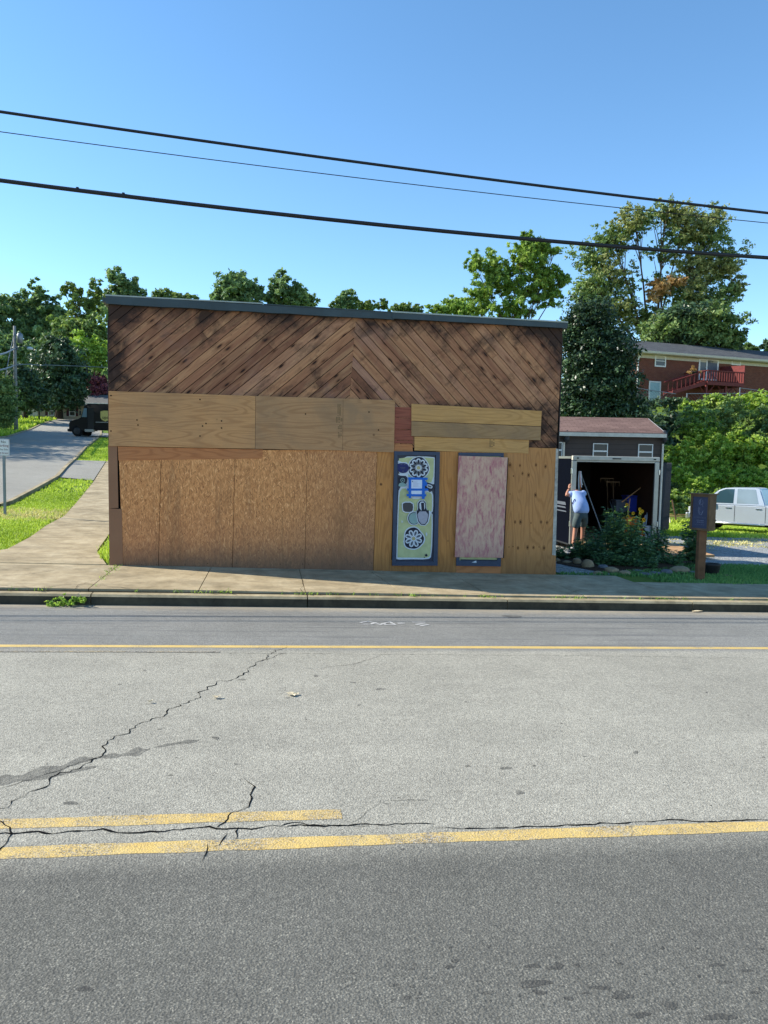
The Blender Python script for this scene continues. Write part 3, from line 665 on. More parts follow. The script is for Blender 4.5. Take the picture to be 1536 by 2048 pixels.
# driveway apron crossing the verge, and the cross street the delivery truck comes out of
dv = [gp(112, 956), gp(187, 963), gp(212, 924), gp(146, 922)]
mb = MB(); mb.strip([tuple((dv[0]+(dv[3]-dv[0])*t)[:2]) for t in np.linspace(0, 1, 9)], [tuple((dv[1]+(dv[2]-dv[1])*t)[:2]) for t in np.linspace(0, 1, 9)], H, .045, 6)
mb.build('driveway', M['street'], kind='structure')
mb = MB(); mb.strip([(-15.6, 62), (-10, 61), (4, 60)], [(-17.2, 70), (-10, 69.5), (4, 69)], H, .05, 10); mb.build('cross_street', M['street'], kind='structure')
# gravel lot on the right
mb = MB(); xs = np.linspace(5.3, 60, 60); nb = [13.05+.0*x for x in xs]
near = [(float(x), 15.15 if x > 8.4 else 13.1+1.2*max(0, (x-6)/2.4)) for x in xs]; far = [(float(x), 25.5+.02*x) for x in xs]
mb.strip(near, far, H, .012, 30); mb.build('gravel_lot', M['gravel'], kind='structure')
# ------------------------------------------------------------------ boarded-up shop
FY = WALL_Y
def fz(px, py, y=FY): p = on_y(px, py, y); return (p.x, p.z)
shop = thing('boarded_shop', 'one storey wooden shop front boarded up with plywood under dark diagonal planks', 'building', (1.15, FY, .05))
def part(mb, name, mats, parent=None, **k):
    par_ = parent or shop
    o = mb.build(name, mats, par_, **k)
    off = par_.location if par_ is shop else Vector((0, 0, 0))
    if par_ is shop: o.matrix_parent_inverse = Matrix.Translation(-shop.location)
    return o
XL, XR = -2.83, 5.10; DEP = 4.9
TL = fz(216, 607); TR = fz(1127, 655)
mb = MB().prism([(XL+.02, -.15), (XR-.02, -.3), (XR-.02, TR[1]-.05), (XL+.02, TL[1]-.05)], FY+.03, FY+DEP)
part(mb, 'wall', M['crack'])
# side and rear cladding (plain boards, seen only from the side)
for a, b in ((XR-.02, XR), (XL, XL+.02)): part(MB().box(a, b, FY+.05, FY+DEP, -.25, 4.3), 'side_cladding', M['lap_brown'])
# diagonal boards
def planks(poly, ang, w=.142, seed=1):
    rnd = random.Random(seed); mb = MB()
    A = sum(poly[i][0]*poly[(i+1) % 4][1]-poly[(i+1) % 4][0]*poly[i][1] for i in range(4))
    if A < 0: poly = poly[::-1]
    u = (math.cos(ang), math.sin(ang)); v = (-u[1], u[0])
    vs = [p[0]*v[0]+p[1]*v[1] for p in poly]; us = [p[0]*u[0]+p[1]*u[1] for p in poly]
    t = min(vs)-.07; k = 0
    while t < max(vs):
        ww = w*rnd.uniform(.9, 1.08); g = .011
        segs = [min(us)-.1]
        if rnd.random() < .35: segs.append(rnd.uniform(min(us)+1, max(us)-1))
        segs.append(max(us)+.1)
        for a, b in zip(segs[:-1], segs[1:]):
            rect = [(a, t+g/2), (b-.004, t+g/2), (b-.004, t+ww-g/2), (a, t+ww-g/2)]
            rect = [(p*u[0]+q*v[0], p*u[1]+q*v[1]) for p, q in rect]
            P = clip_poly(rect, poly)
            if len(P) >= 3:
                dy = rnd.uniform(0, .010); n = len(P); tint = rnd.random(); o = len(mb.f); ou, ov = rnd.uniform(0, 40), rnd.uniform(0, 40)
                mb.prism(P, FY+.006-dy, FY+.029, 0, tint=tint)
                A_ = sum(P[i][0]*P[(i+1) % n][1]-P[(i+1) % n][0]*P[i][1] for i in range(n)); PP = P if A_ > 0 else P[::-1]
                uvp = [(p[0]*u[0]+p[1]*u[1]+ou, p[0]*v[0]+p[1]*v[1]-t+ov) for p in PP]
                mb.uv[o] = uvp; mb.uv[o+1] = uvp[::-1]
                for i in range(n): mb.uv[o+2+i] = [uvp[i], uvp[i], uvp[(i+1) % n], uvp[(i+1) % n]]
        t += ww
    return mb
PA = [fz(217, 600), fz(712, 630), fz(699, 800), fz(217, 790)]
PB = [fz(712, 630), fz(1126, 652), fz(1113, 895), fz(692, 895)]
part(planks(PA, R(40.5), seed=3), 'diagonal_boards', M['plank'])
part(planks(PB, R(-46), seed=5), 'diagonal_boards', M['plank'])
# small broken chevron at the foot of the joint
# roof edge: two lengths of dark metal fascia with a pale drip edge and roof deck
def bar(px0, py0, px1, py1, h0, h1, y0, y1, name, mat, wav=0):
    a = fz(px0, py0); b = fz(px1, py1); n = 16; mb = MB(); top = []; bot = []
    for i in range(n+1):
        t = i/n; x = a[0]+(b[0]-a[0])*t; z = a[1]+(b[1]-a[1])*t
        top.append((x, z)); bot.append((x, z-(h0+(h1-h0)*t)-wav*random.uniform(0, 1)))
    for i in range(n):
        vs = []
        for y in (y0, y1):
            for (x, z) in (top[i], top[i+1], bot[i+1], bot[i]): vs.append((x, y, z))
        fs = [(0, 3, 2, 1), (4, 5, 6, 7), (0, 1, 5, 4), (2, 3, 7, 6)]
        if i == 0: fs.append((3, 0, 4, 7))
        if i == n-1: fs.append((1, 2, 6, 5))
        mb.add(vs, fs)
    return part(mb, name, mat)
bar(213, 593, 787, 627, .125, .11, FY-.07, FY+.03, 'fascia', M['fascia'], .012)
bar(783, 626, 1131, 647, .105, .095, FY-.085, FY+.03, 'fascia', M['fascia'], .004)
bar(212, 590.5, 525, 607.5, .022, .02, FY-.075, FY+.2, 'drip_edge', M['fascia_top']); bar(527, 609, 786, 625.5, .016, .016, FY-.08, FY+.2, 'drip_edge', M['fascia']); bar(784, 624, 1132, 645, .024, .022, FY-.10, FY+.2, 'drip_edge', M['fascia_top'])
mb = MB(); zr = [TL[1]+.02, TR[1]+.02]
mb.add([(XL-.06, FY-.02, zr[0]+.07), (XR+.06, FY-.02, zr[1]+.07), (XR+.06, FY+DEP+.1, zr[1]-.25), (XL-.06, FY+DEP+.1, zr[0]-.25), (XL-.06, FY-.02, zr[0]), (XR+.06, FY-.02, zr[1]), (XR+.06, FY+DEP+.1, zr[1]-.33), (XL-.06, FY+DEP+.1, zr[0]-.33)], [(0, 1, 2, 3), (7, 6, 5, 4), (4, 5, 1, 0), (5, 6, 2, 1), (6, 7, 3, 2), (7, 4, 0, 3)])
part(mb, 'roof', M['fascia'])
# boards: polygons surveyed on the wall, each with its own thickness
def brd(name, pts, mat, y1=FY+.004, th=.016, parent=None, nails=None, nr=.013):
    y0 = y1-th; P = [fz(px, py, y0) for px, py in pts]
    mb = MB().prism(P, y0, y1)
    if nails:
        for (px, py) in nails:
            c = fz(px, py, y0); s_ = random.uniform(.6, 1.25) if nr > .015 else 1
            if nr > .015 and s_ > .85: mb.lathe([(nr*s_*2.1, 0), (nr*s_*2.1, .0007)], (0, 0, 0), 12, 2, Matrix.Translation((c[0], y0, c[1])) @ Matrix.Diagonal((.7, 1, 1.1, 1)) @ Matrix.Rotation(R(90), 4, 'X'))
            mb.lathe([(nr*s_, 0), (nr*s_, .0015)], (0, 0, 0), 9, 1, Matrix.Translation((c[0], y0, c[1])) @ Matrix.Diagonal((.75 if nr > .015 else 1, 1, 1, 1)) @ Matrix.Rotation(R(90), 4, 'X'))
    return part(mb, name, [mat, M['knot'] if nr > .015 else M['crack'], M['halo']], parent)
L1 = FY-.004
NL = lambda xs_, ys_=(932, 962, 994, 1030, 1066, 1100, 1128): [(x+random.uniform(-1, 1), y+random.uniform(-2, 2)) for x in xs_ for y in ys_]
brd('strand_board', [(238, 915), (322, 912), (316, 1137), (246, 1138)], M['osb'], nr=.006, nails=NL((252, 284, 312)))
brd('strand_board', [(323, 912), (470, 905), (464, 1139.5), (317, 1136)], M['osb'], FY+.002, nr=.006, nails=NL((324, 370, 416, 462)))
brd('strand_board', [(470.8, 900), (614.4, 900), (609, 1141), (465, 1139)], M['osb'], nr=.006, nails=NL((474, 518, 560, 606)))
brd('strand_board', [(615, 900), (754, 902), (746, 1143), (609.8, 1141.5)], M['osb'], FY+.001, nr=.006, nails=NL((617, 660, 702, 744)))
brd('trim_board', [(216, 890), (234, 891), (236.5, 1016), (217.5, 1016.5)], M['osb_dark'], L1, .018)
brd('trim_board', [(217.5, 1017), (243.5, 1018), (246, 1137), (219, 1137)], M['osb_dark'], L1, .018)
brd('reddish_board', [(235.5, 893), (526, 899), (525, 917), (237, 921)], M['ply_r'], L1, .014)
brd('plywood_panel', [(217, 782), (511, 792), (510, 897.5), (217.5, 892)], M['ply_a'], FY-.019, .018, nails=[(222, 791), (222, 862), (274, 840), (276, 850), (405, 852), (412, 847), (443, 842), (443, 856), (400, 872), (400, 799)])
brd('plywood_panel', [(511.6, 792), (686, 797), (685, 901), (510.6, 897.8)], M['ply_b'], FY-.019, .018, nails=[(611, 828)])
brd('plywood_panel', [(686.5, 797), (790, 800.5), (788, 905), (685.5, 901)], M['ply_b'], FY-.021, .016, nails=[(738, 824), (757, 860)])
# gap with red-stained horizontal boards
for k, (a, b) in enumerate(((814, 835), (836, 857.5), (858.5, 880), (881, 886), (888, 904))):
    brd('red_board', [(789, a), (825, a+1), (826, b+1), (788, b)], M['redboard'] if k != 4 else M['ply_r'], FY-.004, .012+.004*(k % 2))
brd('plywood_strip', [(823, 807.5), (1083.5, 822), (1082, 852.5), (823, 841.5)], M['ply_c'], FY-.02, .018)
brd('plywood_strip', [(823, 842.5), (1082, 853.5), (1081, 880.5), (823, 872)], M['ply_d'], FY-.02, .016)
brd('plywood_strip', [(829, 873), (1058, 880), (1057, 907), (829, 901)], M['ply_c'], FY-.006, .014)
# upright plywood around the doors
brd('upright_plywood', [(754.6, 902), (788, 903), (782, 1145), (746.8, 1143)], M['ply_v'])
brd('upright_plywood', [(872, 904), (920, 905), (912, 1147), (866, 1143)], M['ply_v'], FY+.002)
brd('upright_plywood', [(780, 1120), (880, 1120), (878, 1146), (779, 1144)], M['ply_v'], FY+.006)
brd('upright_plywood', [(910, 1112), (1004, 1112), (1003, 1152), (908, 1147)], M['ply_r'], FY+.007)
brd('upright_plywood', [(1003, 1110), (1012, 1100), (1010, 1152), (1001, 1152)], M['ply_v'], FY+.005)
brd('upright_plywood', [(1006, 897), (1113, 896), (1111.5, 1153), (1004, 1152)], M['ply_k'], FY+.003, nr=.018, nails=[(1020, 930), (1027, 952), (1040, 931), (1057, 950), (1072, 930), (1091, 933), (1045, 947), (1030, 1044), (1041, 1044), (1062, 1046), (1082, 1044), (1094, 1045), (1018, 1094), (1026, 1093), (1036, 1096), (1055, 1095), (1067, 1095), (1078, 1094), (1088, 1096), (1020, 988), (1071, 990)])
brd('upright_plywood', [(872, 903), (1060, 904), (1060, 925), (872, 922)], M['ply_v'], FY+.008)
brd('corner_trim', [(1112, 897), (1117, 898), (1111.5, 1111), (1104.5, 1110)], M['trimw'], FY-.008, .012)
brd('plywood_strip', [(1058, 895), (1113, 897), (1112, 925), (1058, 922)], M['ply_k'], FY-.009, .010)
# left doorway: painted mural board in a slate-blue frame
door = bpy.data.objects.new('painted_door', None)
def ring(mb, o, i, y0, y1, m=0):
    n = len(o)
    for k in range(n):
        a, b, c, d = o[k], o[(k+1) % n], i[(k+1) % n], i[k]
        mb.prism([a, b, c, d], y0, y1, m)
C2 = lambda cx, cy: (780+cx/8.36, 895+cy/8.36)
yd = FY-.055
O = [fz(*C2(*p), yd) for p in ((75, 62), (836, 75), (796, 1976), (38, 1976))]; I = [fz(*C2(*p), yd) for p in ((128, 128), (770, 130), (728, 1905), (100, 1905))]
mb = MB(); ring(mb, O, I, yd, FY+.004)
frame_ = part(mb, 'painted_door', M['navy'])
def sub(mb, name, mats, parent): 
    o = mb.build(name, mats, parent); return o
yi = FY-.03
mb = MB().prism([fz(*C2(*p), yi) for p in ((110, 110), (800, 115), (760, 1940), (80, 1940))], yi, yi+.02); sub(mb, 'door_leaf', M['navy_d'], frame_)
def chaikin(P, n=2):
    for _ in range(n):
        Q = []
        for a, b in zip(P, P[1:]+P[:1]):
            Q += [(a[0]*.75+b[0]*.25, a[1]*.75+b[1]*.25), (a[0]*.25+b[0]*.75, a[1]*.25+b[1]*.75)]
        P = Q
    return P
MUR = MB(); lay = [0]
def mshape(P, m, smooth=1, L=None):
    """one painted shape, each laid a hair proud of the one under it"""
    lay[0] += 1; y = yi-.0006*(L if L is not None else lay[0])-.0006
    if smooth: P = chaikin(P, smooth)
    MUR.prism([fz(*C2(*p), y) for p in P], y, y+.0004, m)
mm = [M[k] for k in ('mwhite', 'mgreen', 'mnavy', 'mgrey', 'mdgrey', 'mteal', 'mblue', 'mwood', 'mslate', 'mpurple')]
mshape([(132, 150), (740, 150), (752, 200), (740, 590), (735, 620), (640, 600), (640, 760), (722, 720), (722, 1060), (690, 1090), (720, 1130), (700, 1820), (640, 1872), (330, 1868), (105, 1875), (104, 1840), (132, 900), (150, 660), (280, 620), (300, 470), (132, 450)], 0, 1)
mshape([(150, 165), (725, 168), (735, 200), (722, 580), (600, 590), (600, 500), (300, 500), (310, 440), (320, 250), (150, 240)], 1, 1)
mshape([(170, 690), (290, 680), (330, 860), (560, 860), (600, 740), (690, 760), (702, 820), (702, 1050), (670, 1090), (700, 1140), (684, 1790), (640, 1848), (400, 1840), (135, 1842), (122, 1820), (150, 900)], 1, 1)
circ = lambda cx, cy, rx, ry, n=14, j=0, ph=0: [(cx+rx*(1+j*math.sin(3*t+ph)+j*.6*math.cos(5*t))*math.cos(t), cy+ry*(1+j*math.sin(3*t+ph)+j*.6*math.cos(5*t))*math.sin(t)) for t in [2*math.pi*i/n for i in range(n)]]
mshape(circ(478, 340, 186, 192, 20, .03), 0); mshape(circ(478, 340, 170, 178, 20, .03), 2)
def petals(cx, cy, r, n, ph, inner, core):
    base = lay[0]
    for k in range(n):
        t = ph+2*math.pi*k/n; u = (math.cos(t), math.sin(t)); v = (-u[1], u[0]); Pt = lambda a, b: (cx+u[0]*a*r+v[0]*b*r, cy+u[1]*a*r+v[1]*b*r)
        mshape([Pt(.12, -.03), Pt(.6, -.27), Pt(.93, -.2), Pt(1, 0), Pt(.93, .2), Pt(.6, .27), Pt(.12, .03)], 0, 2, base+1)
        mshape([Pt(.22, 0), Pt(.6, -.14), Pt(.82, -.08), Pt(.86, 0), Pt(.82, .08), Pt(.6, .14)], inner, 2, base+2)
    lay[0] = base+2
    mshape(circ(cx, cy, r*.2, r*.2, 9, .1), core)
petals(478, 340, 160, 10, .3, 2, 7)
mshape(circ(395, 1520, 182, 198, 18, .07, 1), 0); mshape(circ(395, 1520, 162, 180, 18, .07, 1), 2)
petals(395, 1522, 150, 8, .35, 8, 7)
mshape([(100, 300), (150, 262), (280, 262), (322, 330), (290, 420), (190, 430), (130, 390)], 6)      # round dark sticker
for a in ((190, 285, 30, 10), (245, 285, 30, 10), (215, 335, 90, 7), (215, 355, 70, 6), (218, 395, 20, 14)): mshape([(a[0]-a[2]/2, a[1]-a[3]/2), (a[0]+a[2]/2, a[1]-a[3]/2), (a[0]+a[2]/2, a[1]+a[3]/2), (a[0]-a[2]/2, a[1]+a[3]/2)], 8, 0)
mshape([(132, 430), (300, 440), (290, 475), (150, 470)], 0); mshape([(140, 480), (275, 485), (262, 590), (282, 640), (138, 640), (150, 590)], 2)
mshape(circ(212, 548, 38, 40), 5); mshape(circ(212, 548, 27, 29), 2); mshape(circ(212, 548, 11, 12), 5); mshape([(150, 600), (200, 585), (275, 610), (270, 655), (140, 655)], 5)
mshape([(580, 575), (700, 605), (735, 650), (720, 705), (640, 720), (560, 690)], 2); mshape([(620, 610), (700, 630), (715, 665), (690, 690), (610, 660)], 0); mshape([(630, 628), (690, 643), (698, 662), (676, 674), (625, 652)], 8)
mshape([(200, 905), (395, 905), (400, 1040), (370, 1092), (215, 1090), (196, 1000)], 0); mshape([(214, 920), (380, 920), (388, 1030), (360, 1080), (228, 1076), (212, 1000)], 4)
mshape(circ(400, 1185, 112, 118, 18), 0); mshape(circ(402, 1185, 100, 106, 18), 2); mshape(circ(404, 1185, 88, 96, 18), 5)
mshape([(460, 880), (600, 872), (612, 1050), (670, 1056), (690, 1090), (630, 1310), (470, 1300), (425, 1060), (460, 1050)], 0, 1)
mshape([(470, 892), (596, 884), (604, 1046), (664, 1056), (622, 1298), (482, 1290), (434, 1062), (470, 1046)], 2, 1)
mshape([(490, 905), (583, 900), (590, 1052), (496, 1052)], 0, 1); mshape([(518, 925), (570, 922), (574, 1052), (528, 1052)], 2, 0)
mshape([(446, 1068), (650, 1068), (612, 1280), (494, 1276)], 3, 1)
for a in ((196, 1240), (212, 1240), (600, 1450), (620, 1450), (610, 1435), (612, 1470)): mshape([(a[0]-4, a[1]-18), (a[0]+4, a[1]-18), (a[0]+4, a[1]+18), (a[0]-4, a[1]+18)], 0, 0)
mshape(circ(606, 1802, 22, 24, 9, .2), 2); mshape(circ(575, 1838, 8, 7), 2)
o = sub(MUR, 'painted_panel', mm, frame_)
yt = yi-.062*.6-.004
def flat(name, P, mat, y, parent):
    return sub(MB().prism([fz(*C2(*p), y) for p in P], y, y+.0012), name, mat, parent)
pap = flat('paper_notice', [(350, 538), (545, 538), (545, 685), (350, 685)], M['paper'], yt, frame_); flat('paper_notice', [(345, 722), (540, 722), (538, 780), (345, 780)], M['paper'], yt, frame_)
mb = MB()
for k in range(6):
    y_ = 560+k*19; x_ = 385+random.uniform(-12, 20); mb.prism([fz(*C2(*p), yt-.001) for p in ((x_, y_), (x_+random.uniform(70, 130), y_), (x_+70, y_+5), (x_, y_+5))], yt-.001, yt-.0004, 0)
mb.prism([fz(*C2(*p), yt-.001) for p in circ(376, 566, 9, 9, 8)], yt-.001, yt-.0004, 1)
sub(mb, 'handwriting', [M['ink'], M['mnavy']], frame_)
mb = MB()
for k, P in enumerate(([(300, 498), (632, 505), (628, 542), (305, 538)], [(285, 684), (640, 686), (640, 722), (288, 722)], [(278, 778), (605, 782), (604, 818), (280, 816)], [(312, 505), (355, 500), (356, 850), (312, 845)], [(540, 505), (590, 505), (580, 862), (532, 860)], [(585, 545), (625, 600), (620, 640), (570, 640)])):
    y_ = yt-.002-.0008*k; mb.prism([fz(*C2(*p), y_) for p in P], y_, y_+.0006)
sub(mb, 'masking_tape', M['tape'], frame_)
# right doorway: same frame behind a loose pink-primed board
D2 = lambda cx, cy: (720+cx/3.657, 880+cy/3.657)
O = [fz(*D2(*p), yd) for p in ((723, 92), (1052, 95), (1030, 925), (705, 920))]; I = [fz(*D2(*p), yd) for p in ((745, 118), (1030, 120), (1005, 885), (728, 882))]
mb = MB(); ring(mb, O, I, yd, FY+.004); fr2 = part(mb, 'covered_door', M['navy'])
mb = MB().prism([fz(*D2(*p), yi) for p in ((730, 100), (1040, 100), (1015, 900), (715, 900))], yi, yi+.02); sub(mb, 'door_leaf', M['mgreen'], fr2)
mb = MB().prism([fz(*D2(*p), yi-.002) for p in ((735, 872), (1010, 876), (1008, 890), (732, 888))], yi-.004, yi-.001); mb.prism([fz(*D2(*p), yd-.001) for p in ((815, 896), (850, 882), (852, 898))], yd-.003, yd-.0005, 1)
sub(mb, 'painted_edge', [M['navy_d'], M['mwhite']], fr2)
yp = FY-.09
mb = MB().prism([fz(*D2(*p), yp) for p in ((723, 115), (1080, 128), (1046, 862), (694, 857))], yp, yp+.02); sub(mb, 'cover_board', M['pink'], fr2)
mb = MB().prism([fz(*D2(*p), yp+.021) for p in ((1030, 130), (1086, 131), (1052, 864), (1000, 860))], yp+.021, FY-.056); sub(mb, 'batten', M['crack'], fr2)
# ink stamps and a row of screws on the sheets
def stamp(px, py, w, h, n, y):
    mb = MB()
    for i in range(n):
        for j in range(3):
            if random.random() < .75:
                x0 = px+w*j/3; y0 = py+h*i/n; mb.prism([fz(x0, y0, y), fz(x0+w/3*.7, y0, y), fz(x0+w/3*.7, y0+h/n*.6, y), fz(x0, y0+h/n*.6, y)], y-.0006, y)
    part(mb, 'ink_stamp', M['stampink'])
M['stampink'] = plain('faded_stamp_ink', W(112, 92, 64), .8, .2)
stamp(675, 808, 8, 24, 12, FY-.0375); stamp(672, 834, 14, 12, 5, FY-.0375); stamp(676, 850, 8, 26, 9, FY-.0375); stamp(979, 879, 11, 16, 6, FY-.0202)
# gap under the first boards
mb = MB().prism([fz(*p) for p in ((226, 1134), (470, 1137), (465, 1143), (226, 1139))], FY+.012, FY+.03); part(mb, 'sill_gap', M['crack'])
# ------------------------------------------------------------------ trees, bushes, grass
def quads(c, n, size, aspect=.5, bend=0):
    """leaf shaped quads: centres (N,3), normals (N,3), sizes (N,)"""
    N = len(c); r = RNG.normal(size=(N, 3)); n = n/np.linalg.norm(n, axis=1, keepdims=True)
    a = np.cross(n, r); a /= np.linalg.norm(a, axis=1, keepdims=True)+1e-9; b = np.cross(n, a)
    s = size[:, None]
    V = np.stack([c-a*s*.55, c+b*s*aspect*.5, c+a*s*.55, c-b*s*aspect*.5], 1).reshape(-1, 3)
    return V, np.arange(N*4).reshape(-1, 4)
def cloud(lobes, n, size, clump=.26, per=34, fill=.35, up=.35, flat=.7, aspect=.55, spread=.16, droop=0):
    """leaf clumps through each lobe's volume, denser toward its shell; returns centres, normals, sizes, tints"""
    w = np.array([l[1][0]*l[1][2]+.01 for l in lobes])*np.array([l[2] if len(l) > 2 else 1 for l in lobes]); w = w/w.sum()
    C = []; Nn = []; Sz = []; T = []
    for (c, r, *_), k in zip(lobes, (w*n).astype(int)):
        nc = max(5, k//per); r = np.array(r); c = np.array(c)
        d = RNG.normal(size=(nc, 3)); d /= np.linalg.norm(d, axis=1, keepdims=True)
        rad = np.where(RNG.random(nc) < fill, RNG.uniform(.25, .8, nc), RNG.uniform(.76, 1.18, nc))
        ph = RNG.uniform(0, 6, 4)
        rad = rad*(1+.12*np.sin(4*d[:, 0]+ph[0])+.12*np.sin(5*d[:, 2]+ph[1])+.1*np.sin(6*d[:, 1]+ph[2]))
        cc = c+d*r*rad[:, None]
        idx = RNG.integers(0, nc, k); rm = r.mean()
        cr = rm*clump*RNG.uniform(.55, 1.35, nc)
        off = RNG.normal(size=(k, 3))*.55; off[:, 2] *= flat
        p = cc[idx]+off*cr[idx][:, None]
        if droop: p[:, 2] -= droop*np.abs(off[:, 0]*off[:, 1])*cr[idx]
        nn = d[idx]*.55+RNG.normal(size=(k, 3))*.6+np.array([0, 0, up])
        t = .5+RNG.normal(size=nc)[idx]*spread+RNG.normal(size=k)*.14+.10*off[:, 2]
        C.append(p); Nn.append(nn); Sz.append(size*RNG.uniform(.6, 1.4, k)); T.append(t)
    return np.concatenate(C), np.concatenate(Nn), np.concatenate(Sz), np.clip(np.concatenate(T), 0, 1)
def leaves_obj(name, lobes, n, size, mat, parent=None, aspect=.55, mats2=None, **k):
    c, nn, s, t = cloud(lobes, n, size, **k); V, F = quads(c, nn, s, aspect)
    mi = None
    if mats2:                                   # a second leaf kind gathered in patches
        q = np.sin(c[:, 0]*.9+1)+np.sin(c[:, 2]*1.1+2)+np.sin(c[:, 1]*.8); mi = ((q+RNG.normal(size=len(q))*.5) > mats2[1]).astype(int); mat = [mat, mats2[0]]
    if parent is not None: V = V-np.array(parent.location)
    return np_mesh(name, V, F, mat, t, mi, parent=parent)
def lobe(px, py, rx, ry, D, dy=0, w=1):
    """a crown lobe surveyed against the picture at distance D; as deep as it is wide"""
    c = at_depth(px, py, D+dy); k = D/FPX; return (c, (rx*k, (rx+ry)/2*k, ry*k), w)
def tree(name, label, cat, base, lobes, n, size, mat, tr=.2, lead=1, lr=1, brk=None, bark='bark', group=None, limbs=None, sub=3, fork=.45, **k):
    base = Vector(base); t = thing(name, label, cat, base, 0, group)
    leaves_obj('crown', shatter(lobes, *brk) if brk else lobes, int(n*1.9), size*.74, M[mat], t, **k)
    mb = MB(); top = sum((l[0] for l in lobes), Vector())/len(lobes); zt = max(l[0].z for l in lobes)
    top = Vector((top.x, top.y, zt)); H_ = (top-base)*lead; pts = []; rs = []
    for i in range(8):
        q = i/7; pts.append(base+Vector((H_.x*q**1.5, H_.y*q**1.5, H_.z*q))+Vector((random.uniform(-1, 1), random.uniform(-1, 1), 0))*tr*.5*(q > 0)); rs.append(tr*(1.25 if i == 0 else 1)*(1-.82*q))
    mb.tube([p-base-Vector((0, 0, .3 if i == 0 else 0)) for i, p in enumerate(pts)], rs, 8)
    for l in lobes:
        q = random.uniform(fork, fork+.3); s = pts[0].lerp(pts[-1], q) if False else pts[min(7, int(q*7))]
        e = Vector(l[0]); m1 = s.lerp(e, .5)+Vector((0, 0, (e-s).length*.08)); r0 = tr*(1-.8*q)*.7*lr
        mb.tube([s-base, m1-base, e-base], [r0, r0*.6, r0*.25], 6)
        for _ in range(sub):
            d = Vector([random.gauss(0, 1) for _ in range(3)]); d.z = abs(d.z)*.7; d.normalize()
            e2 = e+Vector((d.x*l[1][0], d.y*l[1][1], d.z*l[1][2]))*.8; st = m1.lerp(e, random.uniform(.2, .9))
            mb.tube([st-base, (st.lerp(e2, .5)+Vector((0, 0, .06*(e2-st).length)))-base, e2-base], [r0*.35, r0*.22, r0*.08], 5)
    mb.build('trunk', M[bark], t)
    return t
def shatter(L, k, f):
    """break each crown lobe into smaller ones so the outline is ragged"""
    out = []
    for l in L:
        c, r = Vector(l[0]), l[1]; w = l[2] if len(l) > 2 else 1
        for _ in range(k):
            d = Vector([random.gauss(0, 1) for _ in range(3)]).normalized()*random.uniform(.3, .95); g = f*random.uniform(.65, 1.35)
            out.append((c+Vector((d.x*r[0], d.y*r[1], d.z*r[2])), (r[0]*g, r[1]*g, r[2]*g), w))
    return out
def stand(px, py_top, D, dx=0):
    """foot of a tree seen at picture column px and distance D"""
    p = at_depth(px, 900, D); return (p.x+dx, p.y, H(p.x+dx, p.y))
TG = 'trees on the wooded hill'
def hill(px, D, L, n, size, mat, label, name='tree', **k):
    return tree(name, label, 'tree', stand(px, 0, D), [lobe(*a, D) for a in L], n, size, M and mat, tr=.3, sub=2, group=TG, brk=(7, .62), **k)
hill(20, 118, [(10, 625, 30, 32), (-25, 640, 30, 40), (35, 655, 30, 36)], 5200, .85, 'f_hill', 'dark broad tree at the far left edge of the hill skyline')
hill(80, 122, [(85, 612, 38, 34), (55, 625, 30, 34), (105, 640, 24, 34), (70, 668, 36, 30)], 7500, .8, 'f_hill', 'rounded dense dark tree on the hill behind the utility pole')
hill(165, 112, [(150, 590, 20, 18), (176, 612, 24, 26), (192, 578, 9, 24), (158, 640, 28, 28), (128, 583, 9, 8)], 3600, .7, 'f_mid', 'ragged thin-topped tree with vines on the hill left of the shop roof', fill=.2)
hill(245, 120, [(244, 570, 26, 24), (268, 590, 22, 16), (225, 598, 18, 20)], 4200, .7, 'f_hill', 'tree rising over the left end of the shop roof')
hill(345, 128, [(340, 592, 28, 14), (372, 600, 22, 12), (318, 598, 16, 12)], 2600, .7, 'f_mid', 'low bushy treetop just over the shop roof left of centre')
hill(475, 118, [(478, 578, 36, 26), (446, 590, 24, 20), (510, 585, 20, 22), (470, 606, 44, 16)], 6200, .75, 'f_hill', 'widest treetop over the middle of the shop roof')
hill(567, 120, [(566, 580, 28, 24), (585, 596, 20, 18), (548, 600, 20, 16)], 4200, .7, 'f_hill', 'pointed treetop over the roof right of the widest one')
hill(612, 126, [(612, 604, 24, 14)], 1700, .7, 'f_mid', 'small round treetop tucked behind the pointed one')
hill(697, 128, [(697, 602, 22, 17), (680, 612, 14, 10)], 2200, .7, 'f_hill', 'small dark treetop standing alone over the roof seam')
hill(745, 132, [(740, 612, 16, 9), (765, 608, 9, 7), (722, 613, 12, 8)], 1500, .7, 'f_mid', 'low treetop in two tufts just right of the roof seam')
hill(808, 120, [(795, 616, 16, 8), (825, 618, 20, 8)], 1500, .7, 'f_mid', 'flat treetop barely showing over the roof')
hill(895, 85, [(900, 612, 30, 20), (872, 622, 20, 12), (925, 620, 24, 18)], 3400, .5, 'f_ash', 'light green treetop over the roof beside the tall feathery tree')
